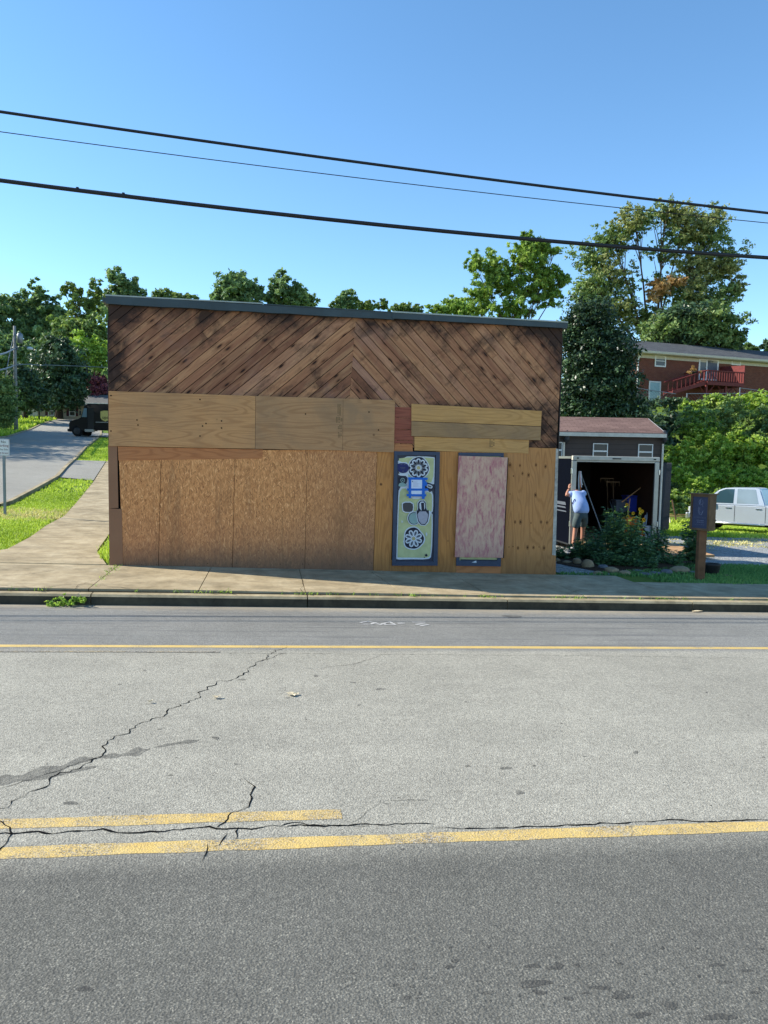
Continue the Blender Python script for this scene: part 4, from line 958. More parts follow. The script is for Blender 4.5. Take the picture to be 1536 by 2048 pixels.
# slope bushes and street trees on the left
hill(150, 100, [(150, 672, 36, 30), (118, 690, 32, 28), (190, 660, 24, 32), (205, 690, 20, 26)], 7500, .6, 'f_mid', 'bushy mid green tree halfway up the hill left of the shop', name='tree')
hill(30, 98, [(30, 700, 40, 26), (-10, 715, 36, 34), (70, 705, 30, 24)], 6500, .6, 'f_hill', 'dark tree crown behind the top of the utility pole')
hill(178, 92, [(168, 702, 38, 26), (203, 715, 22, 26), (140, 712, 24, 20)], 7000, .45, 'f_yel', 'sunlit yellow-green crown above the dark street tree', spread=.1)
tree('maple_tree', 'dark dense tree with a forked trunk standing in front of the beige house', 'tree', tuple(on_ground(117, 838)), [lobe(118, 735, 40, 48, 84), (lobe(92, 765, 26, 34, 84)), lobe(148, 772, 24, 36, 84), lobe(118, 790, 44, 26, 84), lobe(118, 700, 26, 24, 84)], 9500, .5, 'f_dark', tr=.42, bark='barkd', fork=.25)
tree('dark_tree', 'dark tree with a leaning trunk on the verge right of the utility pole', 'tree', tuple(on_ground(50, 838)), [lobe(45, 775, 34, 32, 76), lobe(24, 790, 28, 28, 76), lobe(66, 795, 24, 26, 76), lobe(45, 752, 26, 20, 76)], 8000, .45, 'f_dark', tr=.3, bark='barkd', fork=.3)
tree('plum_tree', 'purple-leaved tree beside the beige house behind the delivery truck', 'tree', tuple(at_depth(188, 845, 92)), [lobe(186, 774, 24, 18, 92), (lobe(206, 785, 18, 18, 92)), lobe(196, 760, 18, 10, 92)], 3600, .45, 'f_red', tr=.2, spread=.22)
tree('roadside_tree', 'leafy tree at the left picture edge hanging over the verge', 'tree', stand(-12, 0, 48), [lobe(-5, 795, 30, 34, 48), lobe(8, 830, 22, 26, 48), lobe(-22, 770, 24, 26, 48), lobe(12, 780, 14, 18, 48)], 9000, .22, 'f_mid', tr=.2)
for (x, y, h, r) in ((-25.5, 34, 7, 3.6), (-25, 44, 11, 5), (-28, 53, 13, 5.5), (-27, 61, 12, 5), (-31, 68, 13, 5), (-23, 40, 7, 3)):
    b = Vector((x-3, y, H(x, y))); tree('roadside_tree', 'broad roadside tree standing just outside the left edge of the picture', 'tree', b, [(b+Vector((0, 0, h*.7)), (r, r, h*.3)), (b+Vector((r*.5, 1, h*.55)), (r*.7, r*.7, h*.25)), (b+Vector((-r*.4, -1.5, h*.6)), (r*.7, r*.7, h*.25))], 7000, .5, 'f_mid', tr=.3, group='roadside trees outside the picture')
# right side
A = 46
tree('ash_tree', 'tall feathery bright green tree rising behind the right half of the shop roof', 'tree', stand(1010, 0, A), [lobe(q[0], q[1], q[2]*.86, q[3]*.84, A) for q in ((1045, 515, 46, 34), (1075, 500, 40, 20), (985, 535, 36, 34), (945, 530, 18, 24), (1095, 545, 30, 30), (1030, 570, 44, 34), (975, 585, 34, 30), (1085, 585, 38, 30), (1125, 562, 20, 18), (1020, 620, 56, 24), (955, 615, 30, 20), (1055, 480, 16, 14), (1110, 505, 14, 8))], 17000, .34, 'f_ash', tr=.24, aspect=.32, clump=.2, per=34, fill=.25, droop=1.0, up=.15, sub=6, lead=.7, lr=.6, brk=(10, .62))
A = 42
tree('evergreen_tree', 'dark glossy evergreen tree filling the gap between the shop and the brick house', 'tree', stand(1190, 0, A), [lobe(*q, A) for q in ((1175, 650, 44, 46), (1215, 700, 44, 48), (1160, 720, 40, 50), (1200, 770, 56, 50), (1150, 790, 40, 48), (1235, 760, 36, 50), (1140, 670, 24, 36), (1180, 830, 60, 30), (1245, 815, 36, 36))], 30000, .24, 'f_ever', tr=.3, bark='barkd', per=26, up=.5, fill=.3)
A = 80
tree('oak_tree', 'huge spreading tree with bare grey limbs and yellowing leaves behind the brick house', 'tree', stand(1295, 0, A), [lobe(*q[:4], A, 0, q[4] if len(q) > 4 else 1) for q in ((1270, 445, 40, 26), (1330, 430, 44, 22), (1225, 480, 34, 26), (1370, 450, 34, 32), (1415, 470, 34, 40), (1440, 530, 36, 40), (1395, 545, 36, 36), (1200, 530, 40, 34), (1185, 580, 40, 36), (1250, 555, 34, 28, .5), (1325, 505, 34, 20, .45), (1390, 600, 44, 34), (1440, 610, 30, 36), (1225, 620, 44, 30), (1330, 570, 34, 24, .5), (1300, 640, 50, 26), (1180, 620, 30, 26), (1470, 575, 20, 30), (1405, 640, 50, 30))], 42000, .36, 'f_mid', tr=.6, bark='bark', clump=.22, per=22, fill=.2, sub=8, fork=.3, lead=.5, lr=.55, brk=(10, .66), mats2=(M['f_oak'], .2), up=.2)
tree('rusty_tree', 'patch of rust-brown foliage low in front of the big grey-limbed tree', 'tree', stand(1325, 0, 78), [lobe(1318, 576, 24, 14, 78), lobe(1345, 568, 22, 12, 78), lobe(1305, 592, 14, 12, 78)], 1300, .42, 'f_rust', tr=.15, fill=.2)
A = 68
tree('magnolia_tree', 'broad dark tree right behind the roof of the brick house', 'tree', stand(1400, 0, A), [lobe(*q, A) for q in ((1345, 655, 46, 34), (1400, 640, 50, 34), (1440, 665, 40, 34), (1320, 668, 34, 24), (1385, 670, 60, 26), (1468, 680, 20, 18))], 13000, .42, 'f_mid', tr=.3, up=.5, mats2=(M['f_dark'], -.4))
tree('tree', 'small distant treetop above the right end of the brick house roof', 'tree', stand(1495, 0, 110), [lobe(1492, 694, 16, 8, 110), lobe(1508, 698, 12, 8, 110)], 900, .6, 'f_mid', tr=.2, group=TG)
tree('tree', 'treetop cut by the right picture edge above the brick house', 'tree', stand(1540, 0, 100), [lobe(1542, 692, 16, 14, 100)], 900, .6, 'f_dark', tr=.2, group=TG)
# woodland mass that fills in between and below the countable crowns
L = []
for i in range(90):
    x = -75+i*2.2+random.uniform(-3, 3); y = random.uniform(112, 165)
    if -.52*y < x < .95*y: L.append((Vector((x, y, H(x, y)+3)), (6.5, 5, 4.5)))
L += [lobe(px, py, 34, 26, D) for px, py, D in ((15, 740, 102), (60, 745, 104), (100, 735, 104), (20, 680, 112), (60, 700, 110), (130, 720, 108), (175, 735, 104), (210, 740, 104), (200, 640, 116), (140, 655, 116), (90, 665, 118), (215, 620, 120), (100, 770, 104), (150, 760, 106), (-20, 760, 96), (-20, 690, 110))]
o = leaves_obj('hill_wood', L, 30000, .95, M['f_hill'], mats2=(M['f_mid'], .3), per=60); tag(o, 'wooded hillside of dark leaves behind the countable trees', 'woodland', kind='stuff')
# vines over the bank behind the pickup and under the brick house
L = [lobe(px, py, rx, ry, D) for px, py, rx, ry, D in ((1400, 860, 40, 40, 45), (1455, 845, 44, 40, 46), (1515, 850, 44, 40, 46), (1375, 905, 34, 34, 43), (1420, 915, 44, 38, 43), (1480, 915, 44, 40, 43), (1540, 905, 40, 40, 43), (1385, 815, 24, 18, 50), (1430, 808, 30, 18, 50), (1480, 812, 30, 18, 50), (1530, 812, 30, 20, 50), (1360, 950, 24, 26, 41), (1400, 965, 30, 26, 40), (1450, 960, 40, 26, 41), (1510, 960, 44, 30, 41), (1345, 1000, 26, 22, 38), (1390, 1000, 34, 18, 39), (1440, 995, 30, 16, 39), (1355, 925, 18, 20, 43), (1570, 870, 40, 50, 44), (1560, 950, 40, 40, 41))]
o = leaves_obj('bank_vines', shatter(L, 8, .52), 105000, .17, M['f_kud'], per=26, clump=.24, fill=.3, up=.5, mats2=(M['f_mid'], .7)); tag(o, 'bright green vines and saplings smothering the bank behind the pickup', 'vines', kind='stuff')
L = [lobe(px, py, rx, ry, D) for px, py, rx, ry, D in ((1290, 810, 34, 12, 54), (1340, 806, 30, 12, 54), (1300, 840, 50, 20, 48), (1345, 850, 34, 26, 47), (1320, 880, 30, 24, 46), (1345, 885, 24, 20, 45), (1250, 840, 40, 20, 48), (1340, 945, 22, 26, 43), (1335, 975, 18, 22, 42), (1300, 900, 60, 40, 46), (1180, 880, 80, 40, 46))]
o = leaves_obj('bank_undergrowth', L, 19000, .24, M['f_dark'], per=30); tag(o, 'dark shaded undergrowth on the bank behind the brown shed', 'undergrowth', kind='stuff')
# grass: tufts of blades
def blades(name, pts, h, mat, label, lean=.5, w=.012, n=3):
    P = np.repeat(np.array(pts), n, 0); N = len(P); P = P+RNG.normal(size=(N, 3))*np.array([.035, .035, 0])
    hh = h*RNG.uniform(.5, 1.3, N); d = RNG.normal(size=(N, 3)); d[:, 2] = 0; d /= np.linalg.norm(d, axis=1, keepdims=True)
    s = np.stack([-d[:, 1], d[:, 0], 0*d[:, 0]], 1)*(w*RNG.uniform(.6, 1.4, N))[:, None]
    lean_ = (RNG.uniform(.1, lean, N)*hh)[:, None]; up = np.array([0, 0, 1.])*hh[:, None]
    V = np.stack([P-s, P+s, P+s*.5+up*.7+d*lean_*.5, P+up+d*lean_], 1).reshape(-1, 3)
    t = np.clip(.5+.25*np.sin(P[:, 0]*1.3)*np.sin(P[:, 1]*.9)+RNG.normal(size=N)*.2, 0, 1)
    o = np_mesh(name, V, np.arange(N*4).reshape(-1, 4), mat, t); tag(o, label, 'grass', kind='stuff'); return o
def scatter(inside, x0, x1, y0, y1, dens, dz=0):
    n = int((x1-x0)*(y1-y0)*dens); x = RNG.uniform(x0, x1, n); y = RNG.uniform(y0, y1, n); k = inside(x, y); x, y = x[k], y[k]
    return np.stack([x, y, HH(x, y)+dz], 1)
ip = lambda L: (lambda y: np.interp(y, [p[1] for p in L], [p[0] for p in L]))
wl = ip(WL); cr_y = [p[1] for p in CRs]; cr_x = [p[0] for p in CRs]; cr = lambda y: np.interp(y, cr_y, cr_x)
drv = lambda x, y: (y > gp(112, 956).y-.4) & (y < gp(146, 922).y+.1)
dry_ = lambda y: np.interp(y, [18.2, 18.9, 19.8, 20.6], [0, 1, 1, 0])
P = scatter(lambda x, y: (x < wl(y)-.05) & (x > cr(y)+.2) & ~drv(x, y), -19, -4.9, 12.95, 24, 300)
P2 = scatter(lambda x, y: (x < wl(y)-.05) & (x > cr(y)+.2) & ~drv(x, y), -14, -4.9, 24, 62, 60)
wr = ip(WR); P3 = scatter(lambda x, y: (x > wr(y)+.08) & (x < -2.9), -5, -2.88, 13.0, 20, 230)
isdry = (RNG.random(len(P)) < dry_(P[:, 1])*.8)
blades('verge_grass', P[~isdry], .05, M['grassb'], 'bright sunlit grass on the verge between side street and pavement', w=.009, n=7, lean=.8)
blades('dry_grass', P[isdry], .05, M['dry'], 'straw-coloured dried strip across the verge grass', w=.013, n=5)
blades('verge_grass', P2, .07, M['grassb'], 'sunlit grass of the far verge beyond the driveway', w=.018, n=6)
blades('corner_grass', P3, .1, M['grassb'], 'wedge of bright grass against the left corner of the shop', w=.012, n=5)
P = scatter(lambda x, y: (y < np.where(x > 8.4, 15.2, 13.15+1.2*np.clip((x-6)/2.4, 0, 1)+.1)) & ~((x < 6.9) & (y < 13.1)), 5.3, 20, 12.3, 15.3, 330)
blades('lawn', P, .06, M['grassd'], 'shaded lawn between the pavement and the garden bed', w=.011, n=5)
P = scatter(lambda x, y: (RNG.random(len(x)) < np.clip((y-19.5)/3, .0, .8)*(np.sin(x*1.1+y)*np.sin(y*2.1+.3*x) > .0)), 9, 34, 19, 25.6, 30)
blades('gravel_weeds', P, .06, M['dry'], 'thin yellowish weeds growing through the gravel lot', w=.02, n=5)
P = scatter(lambda x, y: y > 0, 8, 40, 25.4, 37, 45)
blades('back_lawn', P, .12, M['grassb'], 'sunlit grass around the silver pickup', w=.03, n=5)
P = scatter(lambda x, y: (x < np.interp(y, [p[1] for p in SL], [p[0] for p in SL])-.3), -60, -17, 34, 95, 5)
blades('hill_grass', P, .25, M['grassb'], 'grass bank beside the side street under the trees', w=.09, n=4)
# weeds in the kerb joints
P = []
for i in range(40):
    x = random.uniform(-5, 9); P.append((x, wy0-.015, walk_z(x, wy0)-.03))
for c in (0.62, 3.2, 4.6, 2.0, -1.0, 5.9):
    for i in range(9): x = random.gauss(c, .2); P.append((x, wy0-.01, walk_z(x, wy0)-.03))
for q in np.linspace(0, 1, 60):
    i = len(low); x = J0[i]+(J1[i]-J0[i])*q+random.gauss(0, .03)*q; y = wy0+(12.97-wy0)*q
    if random.random() < q: P.append((x, y, walk_z(x, y)-.02))
blades('joint_weeds', P, .045, M['f_yel'], 'tufts of weed in the joint between kerb and pavement', w=.007, n=4, lean=1.4)
kb = on_ground(143, 1204, fn=road_z)
t = thing('kerb_weed', 'sprawling green weed growing out of the kerb foot at the left', 'weed', (kb.x, KY-.02, road_z(kb.x, KY)))
L = [(Vector((kb.x+random.uniform(-.22, .22), KY-.08+random.uniform(-.08, .06), road_z(kb.x, KY)+random.uniform(.02, .12))), (.1, .08, .05)) for _ in range(9)]
leaves_obj('leaves', L, 900, .035, M['f_yel'], t, per=12)
mb = MB()
for _ in range(8): mb.tube([(0, 0, 0), (random.uniform(-.12, .12), -.05, .08), (random.uniform(-.28, .28), -.1, .05)], .003, 4)
mb.build('stems', M['f_mid'], t)
# ------------------------------------------------------------------ cables, poles, houses, shed
def cable(name, pts, y, r, label, ext=30):
    P = [on_y(px, py, y) for px, py in pts]; q = [(p.x, p.z) for p in P]
    co = np.polyfit([a for a, _ in q], [b for _, b in q], 2)
    xs = np.linspace(q[0][0]-ext, q[-1][0]+ext, 70); f = np.poly1d(co)
    o = MB().tube([(x, y, float(f(x))) for x in xs], r, 6).build(name, M['cable'], smooth=True); tag(o, label, 'cable'); return f
cable('overhead_cable', [(0, 225), (384, 276), (768, 331), (1152, 383), (1536, 425)], 12.75, .023, 'thick black overhead cable, the highest one crossing the sky')
cable('overhead_wire', [(0, 266), (384, 309), (768, 364), (1152, 408), (1536, 445)], 12.75, .007, 'thin wire crossing the sky between the two thick cables')
f3 = cable('overhead_cable', [(0, 362), (250, 391), (768, 450), (1152, 488), (1536, 515)], 12.6, .033, 'thickest black cable bundle, the lowest one crossing the sky')
mb = MB(); a = on_y(90, 370, 12.6); b = on_y(155, 377, 12.6); c = on_y(247, 388, 12.6); d = on_y(300, 396, 12.6)
t = tag(mb.tube([a, b, c, d], .006, 5).build('support_wire', M['cable']), 'short loose wire with two clamps running just over the lowest cable', 'wire')
for p in (b, c): MB().rbox(p.x-.02, p.x+.02, p.y-.02, p.y+.02, p.z-.02, p.z+.02, .005).build('clamp', M['cable'], t)
# utility pole
b = on_ground(32, 862); D = (b-CAM).dot(_f0)
t = thing('utility_pole', 'grey wooden utility pole with transformer and lamp arm beside the side street', 'pole', b)
L_ = lambda px, py, dd=0: at_depth(px, py, D+dd)-b
top = L_(29, 652); MB().tube([(0, 0, -.5), (top.x*.5, 0, top.z*.5), (top.x, top.y, top.z)], [.18, .15, .11], 10).build('pole_shaft', M['pole'], t, smooth=True)
p = L_(40, 687); MB().lathe([(.16, 0), (.25, .05), (.25, .75), (.17, .85), (.05, .9), (.05, 1.0)], p, 12).build('transformer', M['galv'], t, smooth=True)
MB().tube([L_(31, 699), L_(38, 694), L_(50, 692), L_(58, 694)], .035, 6).build('lamp_arm', M['galv'], t)
MB().ball(L_(60, 697), (.28, .15, .14), 10, 6).build('lamp_head', M['lamp'], t, smooth=True)
for a, b_ in ((24, 699), (26, 731)): MB().tube([L_(a, b_), L_(36, b_)], .05, 5).build('bracket', M['galv'], t)
for q in ((26, 697), (34, 697)): MB().lathe([(.06, 0), (.09, .05), (.06, .12), (.04, .16)], L_(*q), 8).build('insulator', M['galv'], t)
def span(name, pts, D0, D1, r, label):
    n = len(pts); P = [at_depth(px, py, D0+(D1-D0)*i/(n-1)) for i, (px, py) in enumerate(pts)]
    tag(MB().tube(P, r, 5).build(name, M['galv']), label, 'cable')
span('service_cable', [(31, 729), (60, 728.5), (82, 731), (92, 730), (150, 732), (217, 735), (300, 739)], D, D+20, .035, 'pale service cable running from the utility pole to the right behind the shop')
span('pole_cable', [(30, 697), (12, 706), (-30, 717)], D, D-25, .06, 'upper cable leaving the utility pole towards the left picture edge')
span('pole_cable', [(30, 731), (10, 738), (-30, 746)], D, D-25, .06, 'lower cable leaving the utility pole towards the left picture edge')
span('guy_wire', [(29, 663), (18, 715), (4, 790)], D, D-3, .03, 'slanting guy wire from the top of the utility pole')
# no-parking sign
b = on_ground(3, 1031); t = thing('parking_sign', 'white no parking sign on a grey steel post cut by the left picture edge', 'sign', b, R(-3))
Fq = Frame(b, -3); l, zt = Fq.hit(-4.5, 877); r_, zb = Fq.hit(20.5, 911.5); zt -= 0; cx = (l+r_)/2; w = (r_-l); z0 = zb-b.z+b.z; 
zt = Fq.hit(20, 878)[1]; 
pc = chaikin([(l+.012, zb), (l+w-.012, zb), (l+w, zb+.012), (l+w, zt-.012), (l+w-.012, zt), (l+.012, zt), (l, zt-.012), (l, zb+.012)], 1)
plate = MB().prism(pc, -.034, -.031).build('sign_plate', M['signw'], t)
e = .012; mb = MB(); ring(mb, [(l+e, zb+e), (l+w-e, zb+e), (l+w-e, zt-e), (l+e, zt-e)], [(l+e+.004, zb+e+.004), (l+w-e-.004, zb+e+.004), (l+w-e-.004, zt-e-.004), (l+e+.004, zt-e-.004)], -.0355, -.0342); mb.build('border', M['signr'], plate)
hgt = zt-zb
for i, (s_, m_, sz) in enumerate((('No', 'black', .095), ('Parking', 'signr', .085), ('This Side', 'mdgrey', .062), ('of Street', 'signr', .066))):
    text_mesh(s_, sz*hgt/.43, M[m_], plate, (cx, -.0352, zt-hgt*(.25+.215*i)))
mb = MB(); mb.box(cx-.03, cx+.03, -.03, -.024, -.3, zt+.0); mb.box(cx-.03, cx-.024, -.024, .0, -.3, zt); mb.box(cx+.024, cx+.03, -.024, .0, -.3, zt); mb.build('post', M['galv'], t)
# beige house at the top of the side street
org = at_depth(100, 838, 87); BH = Frame((org.x, org.y, H(org.x, org.y)-.1), -4)
t = thing('beige_house', 'low beige house with grey roof and maroon shutters at the top of the side street', 'house', BH.o, BH.a)
def lo(F_, px, py, dep=0): s, z = F_.hit(px, py, dep); return s, z
zg = -1.5; xl = lo(BH, 30, 830)[0]; xr = lo(BH, 300, 830)[0]; ze = lo(BH, 180, 812)[1]
wall = MB().box(xl, xr, 0, 8, zg, ze).build('wall', M['lap_beige'], t)
mb = MB().add([(xl-.4, -.5, ze-.05), (xr+.4, -.5, ze-.05), (xr+.4, 4, ze+1.5), (xl-.4, 4, ze+1.5), (xl-.4, 8.5, ze-.05), (xr+.4, 8.5, ze-.05), (xl-.4, -.5, ze+.1), (xr+.4, -.5, ze+.1), (xr+.4, 4, ze+1.65), (xl-.4, 4, ze+1.65), (xl-.4, 8.5, ze+.1), (xr+.4, 8.5, ze+.1)],
  [(0, 1, 2, 3), (3, 2, 5, 4), (6, 9, 8, 7), (9, 10, 11, 8), (0, 6, 7, 1), (4, 5, 11, 10), (0, 3, 9, 6), (3, 4, 10, 9), (1, 7, 8, 2), (2, 8, 11, 5)])
mb.build('roof', M['sh_dark'], t)
def window(F_, x0, x1, z0, z1, parent, frame='white', glass='glassd', fw=.07, sash=True, shut=None, dep=0, out=.04):
    mb = MB(); ring(mb, [(x0, z0), (x1, z0), (x1, z1), (x0, z1)], [(x0+fw, z0+fw), (x1-fw, z0+fw), (x1-fw, z1-fw), (x0+fw, z1-fw)], dep-out, dep+.02)
    if sash: mb.box(x0+fw, x1-fw, dep-out*.7, dep+.01, (z0+z1)/2-.025, (z0+z1)/2+.025)
    w_ = mb.build('window', M[frame], parent)
    MB().box(x0+fw*.8, x1-fw*.8, dep-.012, dep-.006, z0+fw*.8, z1-fw*.8).build('pane', M[glass], w_)
    if shut:
        for a, b_ in ((x0-shut, x0-.03), (x1+.03, x1+shut)): MB().rbox(a, b_, dep-.04, dep-.001, z0, z1, .01).build('shutter', M['maroon'], parent)
    return w_
for px0, px1, py0, py1 in ((96, 109, 812, 831), (138.5, 151, 814, 832.5), (192, 204, 816, 834)):
    x0, z1 = lo(BH, px0, py0); x1, z0 = lo(BH, px1, py1); window(BH, x0, x1, z0, z1, t, shut=.32)
x0, z1 = lo(BH, 57, 815); x1, z0 = lo(BH, 76, 840); MB().rbox(x0, x1, -.05, -.002, zg, z1, .02).build('garage_door', M['offwhite'], t)
xx = lo(BH, 124, 830)[0]; MB().tube([(xx, -.05, zg), (xx, -.05, ze)], .05, 6).build('downspout', M['white'], t)
# mailbox at the verge
b = on_ground(76, 842); t = thing('mailbox', 'small dark mailbox on a post in front of the beige house', 'mailbox', b)
MB().rbox(-.12, .5, -.12, .12, 1.05, 1.32, .06).build('box', M['black'], t); MB().rbox(.1, .2, -.05, .05, -.2, 1.06, .01).build('post', M['black'], t)
# brick house on the bank
BK = Frame((0, 0, 0), 10.8); p = at_depth(1271, 800, 59); BK = Frame((p.x, p.y, p.z-1.2), 10.8)
t = thing('brick_house', 'red brick house with a grey roof and a red deck on top of the bank', 'house', BK.o, BK.a)
lb = lambda px, py, dep=0: (BK.hit(px, py, dep)[0], BK.hit(px, py, dep)[1])
ztop = lb(1271, 703)[1]; xr = 26.0
MB().box(0, xr, 0, 8.4, -1.5, ztop).build('wall', M['brick'], t)
ov = .55; xr0 = lb(1262, 700, -ov)[0]; rz_ = lb(1257, 681, 4.2)[1]; ze = lb(1271, 700, -ov)[1]
k = (rz_-ze)/(4.2+ov)
A_ = [(-ov, ze-.12), (4.2, rz_-.12), (8.4+ov, ze-.12), (8.4+ov, ze+.04), (4.2, rz_+.04), (-ov, ze+.04)]
rf = MB(); rf.prism(A_, xr0-.15, xr+.5, axis='x'); rf.build('roof', M['sh_grey'], t)
MB().rbox(xr0-.2, xr+.5, -ov-.11, -ov-.005, ze-.16, ze+.02, .02).build('gutter', M['cream'], t)
MB().prism([(-ov, ze-.30), (4.2, rz_-.30), (8.4+ov, ze-.30), (8.4+ov, ze-.1), (4.2, rz_-.1), (-ov, ze-.1)], xr0-.20, xr0-.155, axis='x').build('barge_board', M['white'], t)
MB().box(xr0-.1, xr+.4, -ov, 0, ze-.2, ze-.14).build('soffit', M['cream'], t)
MB().box(0, xr, -.03, -.002, ztop-.45, ze-.2).build('frieze', M['cream'], t)
MB().tube([(.02, -.5, ze-.15), (.02, -.12, ze-.6), (.02, -.1, ze-1), (.02, -.1, -1.4)], .06, 6).build('downspout', M['white'], t)
def bw(px0, py0, px1, py1, **k):
    x0, z1 = lb(px0, py0); x1, z0 = lb(px1, py1); return window(BK, x0, x1, z0, z1, t, **k)
bw(1310, 709.5, 1331, 734.5, fw=.1); bw(1463, 719, 1481, 731, fw=.09)
x0, z1 = lb(1398, 716); x1, z0 = lb(1435, 762); w_ = window(BK, x0, x1, z0, z1, t, fw=.13, sash=False, glass='glassd')
xm = lb(1413.5, 720)[0]; MB().box(xm-.06, xm+.06, -.05, -.015, z0, z1).build('mullion', M['white'], w_); MB().box(xm+.08, x1-.14, -.03, -.014, z0, z1-.12).build('curtain', M['mslate'], w_)
x0, z1 = lb(1300, 764.5); x1, z0 = lb(1318, 797); mb = MB(); ring(mb, [(x0-.1, -1.2), (x1+.1, -1.2), (x1+.1, z1+.1), (x0-.1, z1+.1)], [(x0, -1.2), (x1, -1.2), (x1, z1), (x0, z1)], -.05, .02); d = mb.build('basement_door', M['white'], t)
MB().rbox(x0, x1, -.03, -.004, -1.2, z1, .01).build('door_leaf', plain('pale_blue_door', W(150, 180, 186), .5, .3), d)
# its deck
dk = bpy.data.objects.new('x', None); dd = -2.6
xA, zf = lb(1415, 762, dd); xB = lb(1488, 766, dd)[0]; zr_ = lb(1415, 740, dd)[1]
deck = MB().box(xA, xB, dd, 0, zf-.28, zf).build('deck', M['redwood'], t)
mb = MB(); mb.rbox(xA-.02, xB, dd-.04, dd+.06, zr_-.06, zr_+.02, .01); mb.rbox(xA-.03, xA+.07, dd+.065, 0, zr_-.06, zr_+.02, .01); mb.build('handrail', M['redwood'], deck)
n = 15
for i in range(n+1): x = xA+(xB-xA)*i/n; MB().box(x-.05, x+.05, dd+.0, dd+.04, zf+.05, zr_-.06).build('baluster', M['redwood'], deck)
for i in range(6): y = dd+.35+i*.4; MB().box(xA, xA+.04, y, y+.1, zf+.02, zr_-.06).build('baluster', M['redwood'], deck)
mb = MB().add([(xB, 0, zf), (xB, dd, zf), (xB, dd, zr_+.55), (xB, 0, zr_+.75), (xB+.05, 0, zf), (xB+.05, dd, zf), (xB+.05, dd, zr_+.55), (xB+.05, 0, zr_+.75)], [(0, 1, 2, 3), (7, 6, 5, 4), (0, 4, 5, 1), (1, 5, 6, 2), (2, 6, 7, 3), (3, 7, 4, 0)]); mb.build('privacy_screen', M['redwood'], deck)
for x in (xA+.1, xB-.1, (xA*2+xB)/3+.8):
    mb = MB().rbox(x-.08, x+.08, dd+.15, dd+.3, -1.6, zf-.28, .01)
    for s in (-1, 1): mb.tube([(x, dd+.22, zf-1.1), (x+s*.75, dd+.22, zf-.3)], .05, 4)
    mb.build('deck_post', M['redwood'], deck)
xs_, zs_ = lb(1347, 788, dd)
for yy_ in (dd+.1, dd+1.1):
    mb = MB(); mb.add([(xA, yy_, zf-.28), (xA, yy_, zf+.02), (xs_, yy_, zs_+.28), (xs_, yy_, zs_), (xA, yy_+.06, zf-.28), (xA, yy_+.06, zf+.02), (xs_, yy_+.06, zs_+.28), (xs_, yy_+.06, zs_)], [(0, 1, 2, 3), (7, 6, 5, 4), (0, 4, 5, 1), (1, 5, 6, 2), (2, 6, 7, 3), (3, 7, 4, 0)])
    mb.build('stair_stringer', M['redwood'], deck)
    mb = MB().tube([(xA, yy_, zr_-.02), (xs_, yy_, zs_+1.0)], .05, 4)
    for i in range(1, 8): q = i/8; x = xA+(xs_-xA)*q; z = zf+(zs_-zf)*q; mb.tube([(x, yy_, z+.15), (x, yy_, z+.95)], .03, 4)
    mb.build('stair_rail', M['redwood'], deck)
mb = MB()
for i in range(9): q = (i+.5)/9; x = xA+(xs_-xA)*q; z = zf+(zs_-zf)*q; mb.box(x-.14, x+.14, dd+.16, dd+1.1, z+.05, z+.09)
mb.build('stair_treads', M['redwood'], deck)
px_ = lb(1388, 735, dd+.3)
hb = thing('hanging_basket', 'dark hanging flower basket beside the deck of the brick house', 'plant', BK.o+BK.dx*px_[0]+BK.dy*(dd+.3)+Vector((0, 0, px_[1]-BK.o.z if False else 0)))
hb.location.z = at_depth(1388, 738, 56).z
MB().lathe([(.12, -.2), (.22, 0), (.22, .04)], (0, 0, 0), 10).build('pot', M['black'], hb)
leaves_obj('foliage', [(Vector(hb.location)+Vector((0, 0, .15)), (.4, .4, .35))], 260, .14, M['f_rust'], hb)
# chain-link fence on the edge of the bank
def rail_fence(name, pts, D, label, zoff=0):
    P = [at_depth(px, py, D) for px, py in pts]; b = Vector((P[0].x, P[0].y, P[0].z-1.2)); t = thing(name, label, 'fence', b)
    MB().tube([p-b for p in P], .03, 5).build('top_rail', M['galv'], t)
    for a, c in zip(P[:-1], P[1:]):
        n = max(1, int((c-a).length/2.4))
        for i in range(n): q = a.lerp(c, i/n)-b; MB().tube([q+Vector((0, 0, .04)), q-Vector((0, 0, 1.3))], .04, 6).build('fence_post', M['galv'], t)
    mb = MB()
    for a, c in zip(P[:-1], P[1:]):
        L = (c-a).length; n = int(L/.22)
        for i in range(n):
            q = a.lerp(c, i/n)-b; d = (c-a).normalized()
            for s in (-1, 1):
                e = q+d*(1.15*s)
                e.z -= 1.15; 
                if -.2 < (e+b-a).dot(d) < L+.2: mb.tube([q, e], .006, 3, cap=False)
    mb.build('wire_mesh', M['galv'], t); return t
rail_fence('chain_link_fence', [(1271, 776), (1352, 788)], 53.5, 'chain-link fence in front of the basement door of the brick house')
rail_fence('chain_link_fence', [(1374, 787.5), (1460, 787), (1512, 787)], 53.5, 'chain-link fence half hidden in the vines below the red deck')
rail_fence('chain_link_fence', [(1480, 776), (1534, 783), (1560, 783)], 56, 'chain-link fence with a pale rail at the right picture edge')
